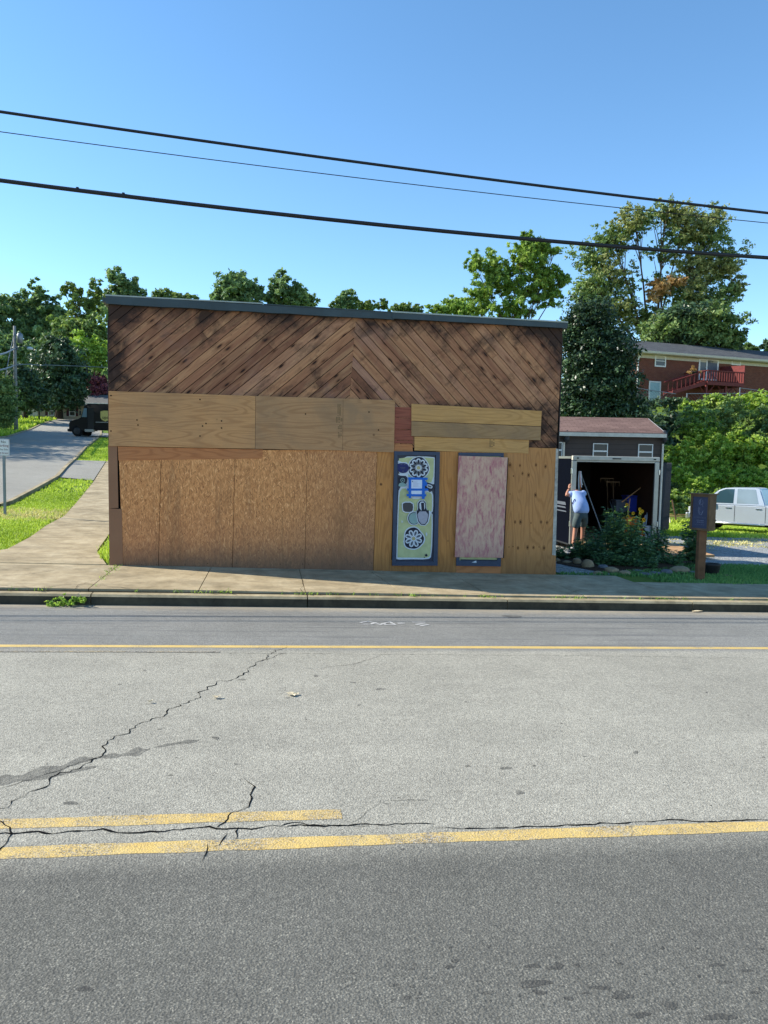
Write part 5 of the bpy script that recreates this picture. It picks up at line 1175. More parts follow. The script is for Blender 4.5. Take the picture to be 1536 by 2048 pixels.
# brown shed
p = at_depth(1120, 960, 26.5); SD = Frame((p.x, p.y, H(p.x, p.y)), -8.8); ls = lambda px, py, dep=0: SD.hit(px, py, dep)
t = thing('brown_shed', 'dark brown shed with lap siding and a brown shingled roof behind the trailer', 'shed', SD.o, SD.a)
x1, ze = ls(1326, 871); x0 = -2.2; ov = .25
MB().box(x0, x1, 0, 3.4, -.3, ze-.02).build('wall', M['lap_brown'], t)
xe, zE = ls(1333, 868.5, -ov); xg, zR = ls(1294, 838.5, 1.7)
rf = MB().prism([(-ov, zE-.06), (1.7, zR-.06), (3.4+ov, zE-.06), (3.4+ov, zE+.04), (1.7, zR+.04), (-ov, zE+.04)], x0-.2, (xe+xg)/2, axis='x').build('roof', M['sh_brown'], t)
MB().prism([(0, ze-.02), (3.4, ze-.02), (1.7, zR-.08)], x1-.05, x1, axis='x').build('gable', M['lap_brown'], t)
MB().box(x0-.2, (xe+xg)/2, -ov-.03, -ov-.004, zE-.12, zE+.01).build('fascia', M['offwhite'], t)
MB().prism([(-ov, zE-.12), (1.7, zR-.14), (3.4+ov, zE-.12), (3.4+ov, zE+.03), (1.7, zR+.03), (-ov, zE+.03)], (xe+xg)/2+.003, (xe+xg)/2+.03, axis='x').build('barge_board', M['white'], t)
for a in ((1186, 886.5, 1214.5, 917), (1276.5, 888, 1304.5, 919), (1108, 884, 1124, 915)):
    u0, v1 = ls(a[0], a[1]); u1, v0 = ls(a[2], a[3]); window(SD, u0, u1, v0-.02, v1, t, fw=.03, glass='glassd')
for px in (1127.5, 1325):
    u, v = ls(px, 885); mb = MB().tube([(u, -.06, -.2), (u, -.06, ze-.3)], .035, 6); mb.build('downspout', M['offwhite'], t)
for px in (1132, 1326.5):
    u, v = ls(px, 874); mb = MB().lathe([(.05, -.1), (.1, 0), (.1, .2), (.13, .22), (.02, .34)], (u, -.14, v-.1), 8); mb.tube([(u, -.1, v-.2), (u, -.01, v-.25)], .02, 5); mb.build('wall_lantern', M['dkmetal'], t)
M['darkfence'] = plain('dark_weathered_boards', W(52, 54, 60), .9, .1)
# picket fence right of the shed
p0 = at_depth(1316, 985, 28.5); p1 = at_depth(1342, 985, 31); FF = Vector((p0.x, p0.y, H(p0.x, p0.y))); ang = math.atan2(p1.y-p0.y, p1.x-p0.x); t = thing('picket_fence', 'short weathered picket fence between the shed and the vines', 'fence', FF, ang); Lf = (p1-p0).length
zt = at_depth(1316, 925, 28.5).z-FF.z
for k in (.5, zt-.3): MB().box(0, Lf, .02, .06, k, k+.09).build('rail', M['dkmetal'], t)
for i in range(int(Lf/.14)): x = i*.14; MB().prism([(x, 0), (x+.1, 0), (x+.1, zt-.06), (x+.05, zt), (x, zt-.06)], -.005, .015).build('picket', M['darkfence'], t)
# weathered table beyond the trailer
b = on_ground(1358, 1048); t = thing('picnic_table', 'weathered wooden table with splayed legs on the grass behind the blue sign board', 'table', b, R(-12))
MB().rbox(-.75, .95, -.35, .35, .68, .73, .01).build('tabletop', M['ramp'], t)
for s in (-.6, .8):
    for q in (-1, 1): MB().tube([(s, q*.1, .68), (s, q*.5, -.02)], .045, 4).build('leg', M['offwhite'], t)
for q in (-.62, .62): MB().rbox(-.75, .95, q-.12, q+.12, .42, .46, .01).build('bench_seat', M['ramp'], t)
t2 = tag(MB().tube([tuple(at_depth(1344, 1000, 24)), tuple(at_depth(1352, 1040, 24))], .025, 5).build('leaning_pole', M['boxwood']), 'thin pole leaning beside the weathered table', 'pole')
# ------------------------------------------------------------------ vehicles
def wheel(parent, c, r, w, side=-1, rim='chrome'):
    """axle along local y; rim faces side"""
    T = Matrix.Translation(c) @ Matrix.Rotation(R(90), 4, 'X')
    wd = MB().lathe([(r*.55, -w/2), (r*.9, -w/2), (r, -w*.36), (r, w*.36), (r*.9, w/2), (r*.55, w/2)], (0, 0, 0), 24, 0, T).build('wheel', M['rubber'], parent, sm_angle=40)
    mb = MB(); y = c[1]+side*w*.5
    mb.lathe([(r*.6, -.03), (r*.62, .02), (r*.55, .03)], (0, 0, 0), 20, 0, Matrix.Translation((c[0], y, c[2])) @ Matrix.Rotation(R(90), 4, 'X'))
    mb.lathe([(r*.16, -.05), (r*.14, .05)], (0, 0, 0), 10, 0, Matrix.Translation((c[0], y, c[2])) @ Matrix.Rotation(R(90), 4, 'X'))
    for k in range(5):
        a = 2*math.pi*k/5; Tm = Matrix.Translation((c[0], y+side*.005, c[2])) @ Matrix.Rotation(a, 4, 'Y'); mb.box(-r*.07, r*.07, -.012, .012, r*.1, r*.58, 0, Tm)
    mb.build('rim', M[rim], wd, sm_angle=40)
def arch(cx, cz, r, n=9): return [(cx-r*math.cos(math.pi*i/(n-1)), cz+r*math.sin(math.pi*i/(n-1))) for i in range(n)]
PK = Frame((0, 0, 0), -46)
p = at_depth(1468, 1043, 31.3)                # shut line between the doors, near side
org = p-PK.dx*2.5; g = H(org.x, org.y)
# ground height under the pickup: mean of its ends
q = org+PK.dx*5.8; g = (H(org.x, org.y)+H(q.x, q.y))/2
t = thing('pickup_truck', 'silver crew-cab pickup parked on the grass, cut by the right picture edge', 'pickup', (org.x, org.y, g), PK.a)
Wd = 2.02; zb = .55
prof = [(.62, .62), (.64, .98), (.74, 1.12), (1.15, 1.22), (3.7, 1.24), (5.5, 1.26), (5.52, .62), (5.1, .55)]+arch(4.5, .52, .47)[::-1]+[(4.0, .42), (1.82, .42)]+arch(1.3, .52, .47)[::-1]+[(.8, .5)]
bm = bmesh.new(); vs0 = [bm.verts.new((a, 0, b)) for a, b in prof]; f = bm.faces.new(vs0); r_ = bmesh.ops.extrude_face_region(bm, geom=[f]); bmesh.ops.translate(bm, vec=(0, Wd, 0), verts=[v for v in r_['geom'] if isinstance(v, bmesh.types.BMVert)])
bmesh.ops.recalc_face_normals(bm, faces=bm.faces)
ed = [e for e in bm.edges if abs(e.verts[0].co.y-e.verts[1].co.y) < 1e-4 and max(e.verts[0].co.z, e.verts[1].co.z) > .95]
bmesh.ops.bevel(bm, geom=ed, offset=.07, segments=3, affect='EDGES')
body = MB().bm(bm).build('body', M['silver'], t, sm_angle=35)
def cabmesh(pl, y0, y1, inset, z0, m=0):
    n = len(pl); ztop = max(b for a, b in pl); vs = []
    for y, s in ((y0, 1), (y1, -1)):
        for a, b in pl: vs.append((a, y+s*inset*(b-z0)/(ztop-z0), b))
    fs = [tuple(range(n)), tuple(range(2*n-1, n-1, -1))]+[(i, i+n, (i+1) % n+n, (i+1) % n) for i in range(n)]
    return vs, fs
cp = [(1.12, 1.2), (1.78, 1.80), (2.0, 1.90), (3.2, 1.94), (3.42, 1.90), (3.68, 1.22)]
vs, fs = cabmesh(cp, .04, Wd-.04, .17, 1.2)
bm = bmesh.new(); bv = [bm.verts.new(v) for v in vs]; [bm.faces.new([bv[i] for i in f]) for f in fs]; bmesh.ops.recalc_face_normals(bm, faces=bm.faces)
bmesh.ops.bevel(bm, geom=[e for e in bm.edges if max(v.co.z for v in e.verts) > 1.5], offset=.045, segments=3, affect='EDGES')
MB().bm(bm).build('cab', M['silver'], t, sm_angle=35)
def side_pane(pts, name, mat, y=.04, out=.006, th=.006):
    vs = []
    for o_ in (out, out-th):
        for a, b in pts: vs.append((a, y+.17*(b-1.2)/.74-o_, b))
    n = len(pts); return MB().add(vs, [tuple(range(n)), tuple(range(2*n-1, n-1, -1))]+[(i, i+n, (i+1) % n+n, (i+1) % n) for i in range(n)]).build(name, M[mat], t)
M['glassp'] = glass('tinted_car_glass', W(40, 62, 70), .05); M['glassp2'] = glass('pale_car_glass', W(110, 124, 132), .05)
side_pane([(1.42, 1.26), (2.42, 1.27), (2.42, 1.87), (2.08, 1.86), (1.84, 1.76)], 'window', 'glassp'); side_pane([(2.56, 1.27), (3.40, 1.28), (3.24, 1.88), (2.54, 1.88)], 'window', 'glassp2')
vs = [(1.20, .2, 1.27), (1.20, Wd-.2, 1.27), (1.77, Wd-.28, 1.78), (1.77, .28, 1.78)]; MB().add([(a-.02, b, c+.02) for a, b, c in vs]+[(a, b, c) for a, b, c in vs], [(0, 1, 2, 3), (7, 6, 5, 4), (0, 4, 5, 1), (2, 6, 7, 3), (1, 5, 6, 2), (3, 7, 4, 0)]).build('windscreen', M['glassp'], t)
mb = MB()
for x in (1.32, 2.5, 3.69): mb.box(x-.008, x+.008, -.004, .004, .5, 1.2)
mb.build('door_gap', M['crack'], t)
for x in (2.25, 3.42): MB().rbox(x-.12, x+.1, -.035, .01, 1.06, 1.10, .012).build('door_handle', M['chrome'], t)
MB().rbox(1.32, 1.5, -.22, .0, 1.25, 1.45, .05).build('wing_mirror', M['black'], t)
mb = MB().tube([(1.3, -.09, .42), (3.7, -.09, .42)], .04, 8)
for x in (1.6, 2.6, 3.5): mb.tube([(x, -.09, .42), (x, .1, .5)], .02, 5)
mb.build('side_step', M['chrome'], t, smooth=True)
MB().rbox(.5, .68, -.0, Wd, .5, .78, .05).build('bumper', M['chrome'], t); MB().rbox(.6, .66, .55, Wd-.55, .82, 1.05, .02).build('grille', M['dkmetal'], t)
for y in (.1, Wd-.5): MB().rbox(.59, .67, y, y+.4, .84, 1.04, .03).build('headlight', M['lamp'], t)
MB().rbox(5.45, 5.56, .02, .2, .85, 1.2, .02).build('tail_light', M['redp'], t)
MB().box(1.6, 4.1, .35, Wd-.35, .3, .45).build('chassis', M['black'], t)
for x in (1.3, 4.5):
    MB().prism(arch(x, .5, .45, 12), .03, .3).build('wheel_well', M['black'], t)
    wheel(t, (x, .16, .40), .40, .27); wheel(t, (x, Wd-.16, .40), .40, .27, 1)
# delivery truck
VF = Frame((0, 0, 0), -10); p = on_ground(161, 874); org = p-VF.dx*.95
t = thing('delivery_truck', 'dark brown delivery truck with a gold shield emblem coming out of the cross street', 'truck', (org.x, org.y, H(p.x, p.y)+.05), VF.a)
k = 2.62/3.0; TT = Matrix.Scale(k, 4)
def vp(name, mat, mb, **kw): 
    mb.v = [tuple(Vector(v)*k) for v in mb.v]; return mb.build(name, M[mat], t, **kw)
vp('cargo_box', 'van', MB().rbox(1.75, 7.4, 0, 2.25, .62, 2.95, .08), sm_angle=35)
vp('roof', 'offwhite', MB().rbox(1.55, 7.42, -.01, 2.26, 2.955, 3.04, .03))
vp('cab', 'van', MB().prism([(.75, .55), (.75, 1.5), (1.1, 1.72), (1.45, 2.75), (1.745, 2.95), (1.745, .55)], .05, 2.2))
vp('hood', 'van', MB().prism([(-.02, .55), (0, 1.2), (.12, 1.38), (.745, 1.55), (.745, .55)], .12, 2.13))
vp('bumper', 'black', MB().rbox(-.15, .05, .05, 2.2, .42, .68, .04))
vp('grille', 'dkmetal', MB().rbox(-.045, -.005, .6, 1.65, .75, 1.15, .02))
for y in (.2, 1.75): vp('headlight', 'lamp', MB().rbox(-.05, -.0, y, y+.3, .85, 1.1, .04))
vs = [(1.08, .2, 1.78), (1.08, 2.05, 1.78), (1.38, 2.05, 2.62), (1.38, .2, 2.62)]; vp('windscreen', 'glassb', MB().add([(a-.03, b, c+.01) for a, b, c in vs]+[(a+.01, b, c) for a, b, c in vs], [(0, 3, 2, 1), (4, 5, 6, 7), (0, 1, 5, 4), (2, 3, 7, 6), (1, 2, 6, 5), (3, 0, 4, 7)]))
vp('side_window', 'glassb', MB().prism([(1.2, 1.75), (1.68, 1.75), (1.68, 2.55), (1.42, 2.55)], .03, .048))
vp('door_opening', 'black', MB().prism([(1.78, .7), (2.35, .7), (2.35, 2.6), (1.78, 2.6)], -.012, -.002))
vp('step', 'alum', MB().rbox(1.5, 2.3, -.03, .3, .42, .66, .02))
vp('trim_strip', 'alum', MB().box(2.5, 7.3, -.012, -.002, 1.28, 1.34)); vp('corner_strip', 'alum', MB().box(4.35, 4.42, -.012, -.002, .7, 2.9))
sh = [(2.95, 2.28), (3.25, 2.36), (3.55, 2.36), (3.85, 2.28), (3.85, 1.75), (3.72, 1.52), (3.4, 1.38), (3.08, 1.52), (2.95, 1.75)]
em = vp('emblem', 'gold', MB().prism(sh, -.02, -.002))
o = text_mesh('ups', .42*k, M['van'], em, (3.4*k, -.024*k, 1.62*k)); o.name = 'lettering'
for x in (.75, 5.9): wheel(t, (x*k, .2*k, .43), .43, .26, -1, 'dkmetal'); wheel(t, (x*k, 2.05*k, .43), .43, .26, 1, 'dkmetal')
vp('wing_mirror', 'black', MB().rbox(1.15, 1.25, -.35, -.15, 1.9, 2.3, .03))
# enclosed trailer
TY = 18.2; tz = lambda px, py, y=TY: fz(px, py, y)
xL = tz(1143, 1000)[0]; xR = tz(1315, 1000)[0]; ztp = tz(1230, 914)[1]; zfl = .06; LEN = 4.2; g = H(xL, TY)
t = thing('cargo_trailer', 'midnight blue enclosed cargo trailer open at the back and full of garden tools', 'trailer', (xL, TY, g))
w_ = xR-xL; hz = ztp-g; fz0 = zfl-g
MB().box(0, .03, .06, LEN, fz0-.1, hz-.03).build('side_panel', M['trailer'], t); MB().box(w_-.03, w_, .06, LEN, fz0-.1, hz-.03).build('side_panel', M['trailer'], t)
MB().box(.03, .05, .06, LEN-.03, fz0, hz-.06).build('lining', M['interior'], t); MB().box(w_-.05, w_-.03, .06, LEN-.03, fz0, hz-.06).build('lining', M['interior'], t)
MB().box(.03, w_-.03, LEN-.03, LEN, fz0-.1, hz-.03).build('front_panel', M['black'], t)
MB().box(0, w_, .06, LEN, hz-.03, hz).build('roof', M['alum'], t)
MB().box(.03, w_-.03, .0, LEN-.03, fz0-.08, fz0).build('floor', M['ramp'], t)
mb = MB(); mb.rbox(-.012, .11, 0, .06, fz0-.12, hz-.11, .012); mb.build('door_post', M['alum'], t); MB().rbox(w_-.11, w_+.012, 0, .06, fz0-.12, hz-.11, .012).build('door_post', M['alum'], t)
hd = MB().rbox(-.012, w_+.012, -.02, .08, hz-.10, hz+.015, .02).build('header', M['offwhite'], t)
for a, b_ in ((.1, .15), (w_/2-.12, w_/2+.12), (w_-.17, w_-.1)): MB().rbox(a, b_, -.03, -.019, hz-.06, hz-.03, .004).build('marker_light', M['black'], hd)
MB().box(.11, w_-.11, .01, .05, hz-.14, hz-.105).build('header_trim', M['offwhite'], t)
MB().box(-.014, -.002, .1, LEN, hz-.06, hz-.0).build('top_rail', M['alum'], t); MB().box(-.014, -.002, .1, LEN, fz0-.14, fz0-.1).build('bottom_rail', M['dkmetal'], t)
for z in (hz-.45, fz0+.35): MB().rbox(-.03, .0, -.02, .05, z, z+.14, .01).build('hinge', M['chrome'], t); MB().rbox(w_, w_+.03, -.02, .05, z, z+.14, .01).build('hinge', M['chrome'], t)
# slanted emblem strokes on the side
mb = MB()
yv = lambda y, z: (y, z)
for y0, y1, z0, z1 in ((1.2, 1.28, 1.05, 1.3), (.35, 1.1, 1.16, 1.24), (.35, 1.15, 1.08, 1.12), (.3, 1.2, .98, 1.01)): mb.prism([(y0, z0), (y1, z0), (y1+.05, z1), (y0+.05, z1)], -.006, -.002, axis='x')
mb.build('emblem', M['mslate'], t)
for y in (1.7, 2.5): wheel(t, (0.12, y, .33), .33, .2, -1) if False else None
for y in (1.9, 2.7):
    for x, s in ((-.02, -1), (w_+.02, 1)):
        T = Matrix.Translation((x, y, .31)) @ Matrix.Rotation(R(90), 4, 'Y'); wd = MB().lathe([(.17, -.1), (.29, -.1), (.31, -.07), (.31, .07), (.29, .1), (.17, .1)], (0, 0, 0), 20, 0, T).build('wheel', M['rubber'], t, sm_angle=40)
    MB().rbox(-.14, .0, y-.4, y+.4, .62, .68, .02).build('mudguard', M['alum'], t)
# the ramp door let down to the ground
rx0, rx1 = .12, w_+.34; gy = 1.75
gl = H(xL+1, TY-gy)-g
MB().add([(rx0, -.02, fz0-.01), (rx1-.2, -.02, fz0-.01), (rx1+.25, -gy, gl+.08), (rx0, -gy, gl+.08), (rx0, -.02, fz0-.06), (rx1-.2, -.02, fz0-.06), (rx1+.25, -gy, gl+.02), (rx0, -gy, gl+.02)], [(0, 3, 2, 1), (4, 5, 6, 7), (0, 1, 5, 4), (2, 3, 7, 6), (1, 2, 6, 5), (3, 0, 4, 7)]).build('ramp_door', M['ramp'], t)
# load in the trailer
def at_t(px, py, dep): p = on_y(px, py, TY+dep); return p
def prop(name, label, cat, mb, mat, px, py, dep, **k):
    o = mb.build(name, M[mat] if isinstance(mat, str) else [M[q] for q in mat], None, **k); o.location = (0, 0, 0); tag(o, label, cat); return o
a, b_ = at_t(1162, 948, .6), at_t(1203, 1062, .25); prop('pole', 'long thin pole leaning inside the trailer near the man', 'pole', MB().tube([a, b_], .016, 6), 'galv', 0, 0, 0)
def zfloor(px, dep): x = on_y(px, 1050, TY+dep).x; return Vector((x, TY+dep, zfl))
def bucket(px, dep, r, h, mat, label, name='bucket'):
    c = zfloor(px, dep); t = thing(name, label, 'bucket', c); MB().lathe([(r*.82, 0), (r, h), (r*1.06, h), (r*1.06, h+.02), (r*.9, h+.02)], (0, 0, 0), 16).build('pail', M[mat], t, sm_angle=40)
    MB().tube([(-r, 0, h), (-r*.7, -r*.5, h*.7), (0, -r*.9, h*.55), (r*.7, -r*.5, h*.7), (r, 0, h)], .006, 5).build('handle', M['galv'], t); return t
bucket(1296, .3, .17, .34, 'plasticw', 'white plastic bucket by the right post of the trailer', 'bucket')
p = on_y(1284, 1076, TY-.25); t = thing('jug', 'white plastic jug with a handle in front of the right trailer post', 'jug', (p.x, p.y, H(p.x, p.y)+.22)); MB().rbox(-.12, .12, -.08, .08, 0, .26, .05).build('jug_body', M['plasticw'], t, sm_angle=50); MB().lathe([(.03, .26), (.03, .31)], (-.06, 0, 0), 8).build('cap', M['redp'], t); MB().tube([(.02, 0, .25), (.06, 0, .33), (.11, 0, .24)], .014, 6).build('handle', M['plasticw'], t)
def crate(px, dep, w, h, d, mat, label, z=0, name='storage_bin'):
    c = zfloor(px, dep)+Vector((0, 0, z)); t = thing(name, label, 'bin', c)
    MB().rbox(-w/2, w/2, -d/2, d/2, 0, h, .03).build('bin_body', M[mat], t); MB().rbox(-w/2-.02, w/2+.02, -d/2-.02, d/2+.02, h, h+.04, .015).build('lid', M[mat], t)
crate(1218, 1.3, .5, .5, .5, 'greenp', 'dark green bin at the back left of the trailer load'); crate(1262, 1.25, .7, .6, .45, 'black', 'black bin under the blue bin in the trailer')
crate(1258, 1.2, .32, .42, .35, 'bluep', 'bright blue bin stacked high in the middle of the trailer', .66); crate(1280, 1.1, .2, .38, .3, 'redp', 'red box beside the blue bin high in the trailer', .66)
crate(1236, 1.15, .3, .3, .3, 'mslate', 'grey box left of the blue bin in the trailer', .66)
c = zfloor(1258, .55); t = thing('push_mower', 'dark garden machine with an orange cover in the middle of the trailer', 'mower', c)
MB().rbox(-.3, .3, -.35, .35, .12, .34, .08).build('deck', M['black'], t, sm_angle=50); MB().rbox(-.15, .17, -.15, .15, .34, .58, .05).build('engine', M['orangep'], t, sm_angle=50)
for x in (-.32, .32):
    for y in (-.28, .28):
        MB().lathe([(.05, -.04), (.13, -.04), (.13, .04), (.05, .04)], (0, 0, 0), 14, 0, Matrix.Translation((x, y, .13)) @ Matrix.Rotation(R(90), 4, 'Y')).build('wheel', M['rubber'], t)
for x in (-.22, .22): MB().tube([(x, .2, .3), (x, .75, .95)], .014, 6).build('handle_bar', M['galv'], t)
a, b_ = at_t(1287, 971, .9), at_t(1244, 1004, .6); prop('tool_handle', 'pale wooden tool handle slanting up to the right in the trailer', 'tool', MB().tube([a, b_], .016, 6), 'ply_a', 0, 0, 0)
a, b_ = at_t(1260, 997, .5), zfloor(1251, .5); prop('tool_handle', 'upright pale wooden tool handle in front of the trailer load', 'tool', MB().tube([a, b_], .014, 6), 'ply_a', 0, 0, 0)
for k_, (p0, p1) in enumerate((((1296, 1018), 1289), ((1291, 1030), 1283))):
    prop('tool_handle', ['white tool handle leaning against the right trailer wall', 'shorter white tool handle leaning beside the first at the right trailer wall'][k_], 'tool', MB().tube([at_t(*p0, .45), zfloor(p1, .3)], .018, 6), 'plasticw', 0, 0, 0)
for (px, py, dep) in ((1214, 958, 1.5), (1226, 965, 1.2)):
    prop('rake', ['rake with dark tines standing at the left of the trailer load', 'second rake standing nearer the middle of the trailer load'][px > 1220], 'rake', (lambda a, f: MB().tube([a, f], .014, 5).box(a.x-.2, a.x+.2, a.y-.01, a.y+.01, a.z, a.z+.03).box(a.x-.19, a.x-.18, a.y-.01, a.y+.01, a.z-.1, a.z).box(a.x-.06, a.x-.05, a.y-.01, a.y+.01, a.z-.1, a.z).box(a.x+.06, a.x+.07, a.y-.01, a.y+.01, a.z-.1, a.z).box(a.x+.18, a.x+.19, a.y-.01, a.y+.01, a.z-.1, a.z))(at_t(px, py, dep), zfloor(px+4, dep)), 'boxwood', 0, 0, 0)
# coil of straps hanging just inside the left post
p = at_t(1158, 950, .12); t = thing('hanging_straps', 'bundle of pale and orange straps hanging inside the left post of the trailer', 'straps', p)
for i in range(5): mb = MB().tube([(.0+i*.012, 0, .1), (-.02+i*.02, -.02, -.1), (.0+i*.022, 0, -.34+.03*i), (.03+i*.02, .01, -.5+.06*i)], .011, 5); mb.build('strap', M[('plasticw', 'mteal', 'orangep', 'paper', 'white')[i]], t)
# ------------------------------------------------------------------ the man at the trailer
def skin_mesh(verts, edges, radii, name, mat, parent, sub=2, root=0, flat=None):
    me = bpy.data.meshes.new(name); me.from_pydata([tuple(v) for v in verts], edges, []); o = bpy.data.objects.new(name, me); COL.objects.link(o)
    bm_ = bmesh.new(); bm_.from_mesh(me); bm_.verts.layers.skin.verify(); bm_.to_mesh(me); bm_.free()
    o.modifiers.new('s', 'SKIN'); o.modifiers['s'].use_smooth_shade = True; o.modifiers['s'].branch_smoothing = .6
    sv = me.skin_vertices[0].data
    for i, r in enumerate(radii): sv[i].radius = r if hasattr(r, '__len__') else (r, r); sv[i].use_root = (i == root)
    m_ = o.modifiers.new('b', 'SUBSURF'); m_.levels = sub; m_.render_levels = sub
    bpy.context.view_layer.update(); ev = o.evaluated_get(bpy.context.evaluated_depsgraph_get()); me2 = bpy.data.meshes.new_from_object(ev)
    bpy.data.objects.remove(o); me2.materials.clear(); me2.materials.append(mat)
    me2.polygons.foreach_set('use_smooth', [True]*len(me2.polygons)); q = bpy.data.objects.new(name, me2); COL.objects.link(q); q.parent = parent; return q
PY = 17.62; base = on_y(1152, 1096, PY); base.z = H(base.x, PY)
pt = thing('person', 'man in a light blue shirt and grey shorts bending into the open trailer', 'person', base)
P = lambda px, py, dy=0: on_y(px, py, PY+dy)-base
pelvis = P(1163, 1023, -.05); sp1 = P(1160.5, 1009, .06); sp2 = P(1157.5, 997, .22); chest = P(1154, 989, .40); neck = P(1153, 982, .50); head0 = P(1153, 984, .60); head1 = P(1153, 991, .68)
lsh = P(1142.5, 987, .36); rsh = P(1165.5, 988, .36); lel = P(1132, 991, .30); lwr = P(1138, 978, .42); rel = P(1169, 985, .62); rwr = P(1165, 984, .86)
lhp = P(1156, 1028, -.05); rhp = P(1169, 1029, -.03); lkn = P(1150.5, 1060, -.02); rkn = P(1166, 1056, .2); lan = P(1145.5, 1089, -.12); ran = P(1164, 1082, .28)
gz = .0; lan.z = .09; ran.z = .1
V_ = [pelvis, sp1, sp2, chest, neck, head0, head1, lsh, lel, lwr, rsh, rel, rwr, lhp, lkn, lan, rhp, rkn, ran]
E_ = [(0, 1), (1, 2), (2, 3), (3, 4), (4, 5), (5, 6), (3, 7), (7, 8), (8, 9), (3, 10), (10, 11), (11, 12), (0, 13), (13, 14), (14, 15), (0, 16), (16, 17), (17, 18)]
R_ = [(.13, .09), (.13, .09), (.135, .09), (.13, .09), .058, .075, .08, .062, .045, .03, .062, .045, .03, .095, .062, .042, .095, .062, .042]
body = skin_mesh(V_, E_, R_, 'body', M['skin'], pt)
# head with features turned down towards the load
hc = (head0+head1)/2; fd = (head1-head0).normalized()
hd = MB().ball(hc+Vector((0, .02, -.01)), (.078, .1, .11), 16, 12)
hd.ball(hc+Vector((0, .12, -.04)), (.013, .02, .02), 8, 6)
for s in (-1, 1): hd.ball(hc+Vector((s*.08, .02, -.01)), (.012, .022, .032), 8, 6)
hd.build('head', M['skin'], pt, smooth=True)
MB().ball(hc+Vector((0, .0, .02)), (.086, .105, .108), 16, 10).build('hair', M['hair'], pt, smooth=True)
# hands: palm, four fingers and a thumb each, curled round the post / a strap
def hand(w, d, side, up):
    d = d.normalized(); sd = d.cross(up).normalized(); u2 = sd.cross(d).normalized()
    v = [w, w+d*.045, w+d*.09]; e = [(0, 1), (1, 2)]; r = [(.028, .018), (.036, .016), (.034, .013)]
    for i, (o_, L) in enumerate(((-.028, .068), (-.009, .078), (.010, .073), (.029, .058))):
        b0 = len(v); a = w+d*.092+sd*o_; c1 = a+d*L*.45-u2*.01; c2 = c1+d*L*.25-u2*L*.35; c3 = c2-u2*L*.3-d*.005
        v += [a, c1, c2, c3]; e += [(2, b0), (b0, b0+1), (b0+1, b0+2), (b0+2, b0+3)]; r += [.0095, .0088, .0082, .007]
    b0 = len(v); a = w+d*.03+sd*.03*side; v += [a, a+d*.03+sd*.022*side-u2*.01, a+d*.058+sd*.02*side-u2*.028]; e += [(1, b0), (b0, b0+1), (b0+1, b0+2)]; r += [.012, .0105, .008]
    return skin_mesh(v, e, r, 'hand', M['skin'], body, 1)
hand(lwr, Vector((.15, .25, 1)), 1, Vector((-1, -.2, .2))); hand(rwr, Vector((-.1, 1, .1)), -1, Vector((0, 0, 1)))
# clothes follow the same skeleton, a little wider, open at hem, cuff and neck
hem = P(1164.5, 1031, -.06)
Vs = [hem, P(1162, 1016, .0), sp1+Vector((0, 0, .02)), sp2, chest, neck.lerp(chest, .35), lsh, lsh.lerp(lel, .62), rsh, rsh.lerp(rel, .6)]
skin_mesh(Vs, [(0, 1), (1, 2), (2, 3), (3, 4), (4, 5), (4, 6), (6, 7), (4, 8), (8, 9)], [(.225, .15), (.23, .155), (.235, .155), (.235, .15), (.215, .13), .075, (.10, .095), .085, (.10, .095), .085], 'shirt', M['shirt'], pt)
Vs = [pelvis+Vector((0, .02, .0)), lhp+Vector((0, 0, -.05)), lhp.lerp(lkn, .5), lkn+Vector((0, 0, .02)), rhp+Vector((0, 0, -.05)), rhp.lerp(rkn, .5), rkn+Vector((0, 0, .02)), pelvis+Vector((0, .05, .13))]
skin_mesh(Vs, [(0, 1), (1, 2), (2, 3), (0, 4), (4, 5), (5, 6), (0, 7)], [(.17, .14), (.115, .13), (.105, .12), (.10, .105), (.115, .13), (.105, .12), (.10, .105), (.15, .12)], 'shorts', M['shorts'], pt)
for an in (lan, ran):
    MB().tube([an+Vector((0, 0, -.02)), an+Vector((0, 0, .09))], [.052, .048], 10).build('sock', M['sock'], pt, smooth=True)
    mb = MB().ball((an.x, an.y+.06, .045), (.055, .15, .05), 14, 8, sq=.2); mb.rbox(an.x-.055, an.x+.055, an.y-.09, an.y+.2, 0, .025, .01); mb.build('shoe', M['shoe'], pt, smooth=True)
mb = MB().tube([rsh+Vector((-.05, -.13, .02)), chest+Vector((-.02, -.15, -.03)), P(1148, 1000, .0), P(1144, 1009, .02)], .012, 6); mb.build('shoulder_strap', M['strap'], pt, smooth=True)
# ------------------------------------------------------------------ garden bed
b = on_ground(1399, 1162); t = thing('post_sign', 'boxed blue sign board on a brown timber post at the garden bed', 'sign', b)
za = at_depth(1400, 1060, (b-CAM).dot(_f0)).z-b.z; zb_ = at_depth(1400, 989, (b-CAM).dot(_f0)).z-b.z
MB().rbox(-.075, .075, -.05, .05, -.3, za+.05, .008).build('post', M['postwood'], t)
rt = Matrix.Rotation(R(-62), 4, 'Z'); hw, hd_ = .19, .11
bx = MB(); bx.box(-hw, hw, -hd_+.03, hd_, za, zb_, 0, rt); bx.box(-hw, -hw+.04, -hd_, -hd_+.03, za, zb_, 0, rt); bx.box(hw-.04, hw, -hd_, -hd_+.03, za, zb_, 0, rt); bx.box(-hw+.04, hw-.04, -hd_, -hd_+.03, za, za+.04, 0, rt); bx.box(-hw+.04, hw-.04, -hd_, -hd_+.03, zb_-.04, zb_, 0, rt)
bx.build('sign_box', M['boxwood'], t)
MB().box(-hw-.025, hw+.025, -hd_-.025, hd_+.02, zb_+.002, zb_+.022, 0, rt).build('cap', M['boxwood'], t)
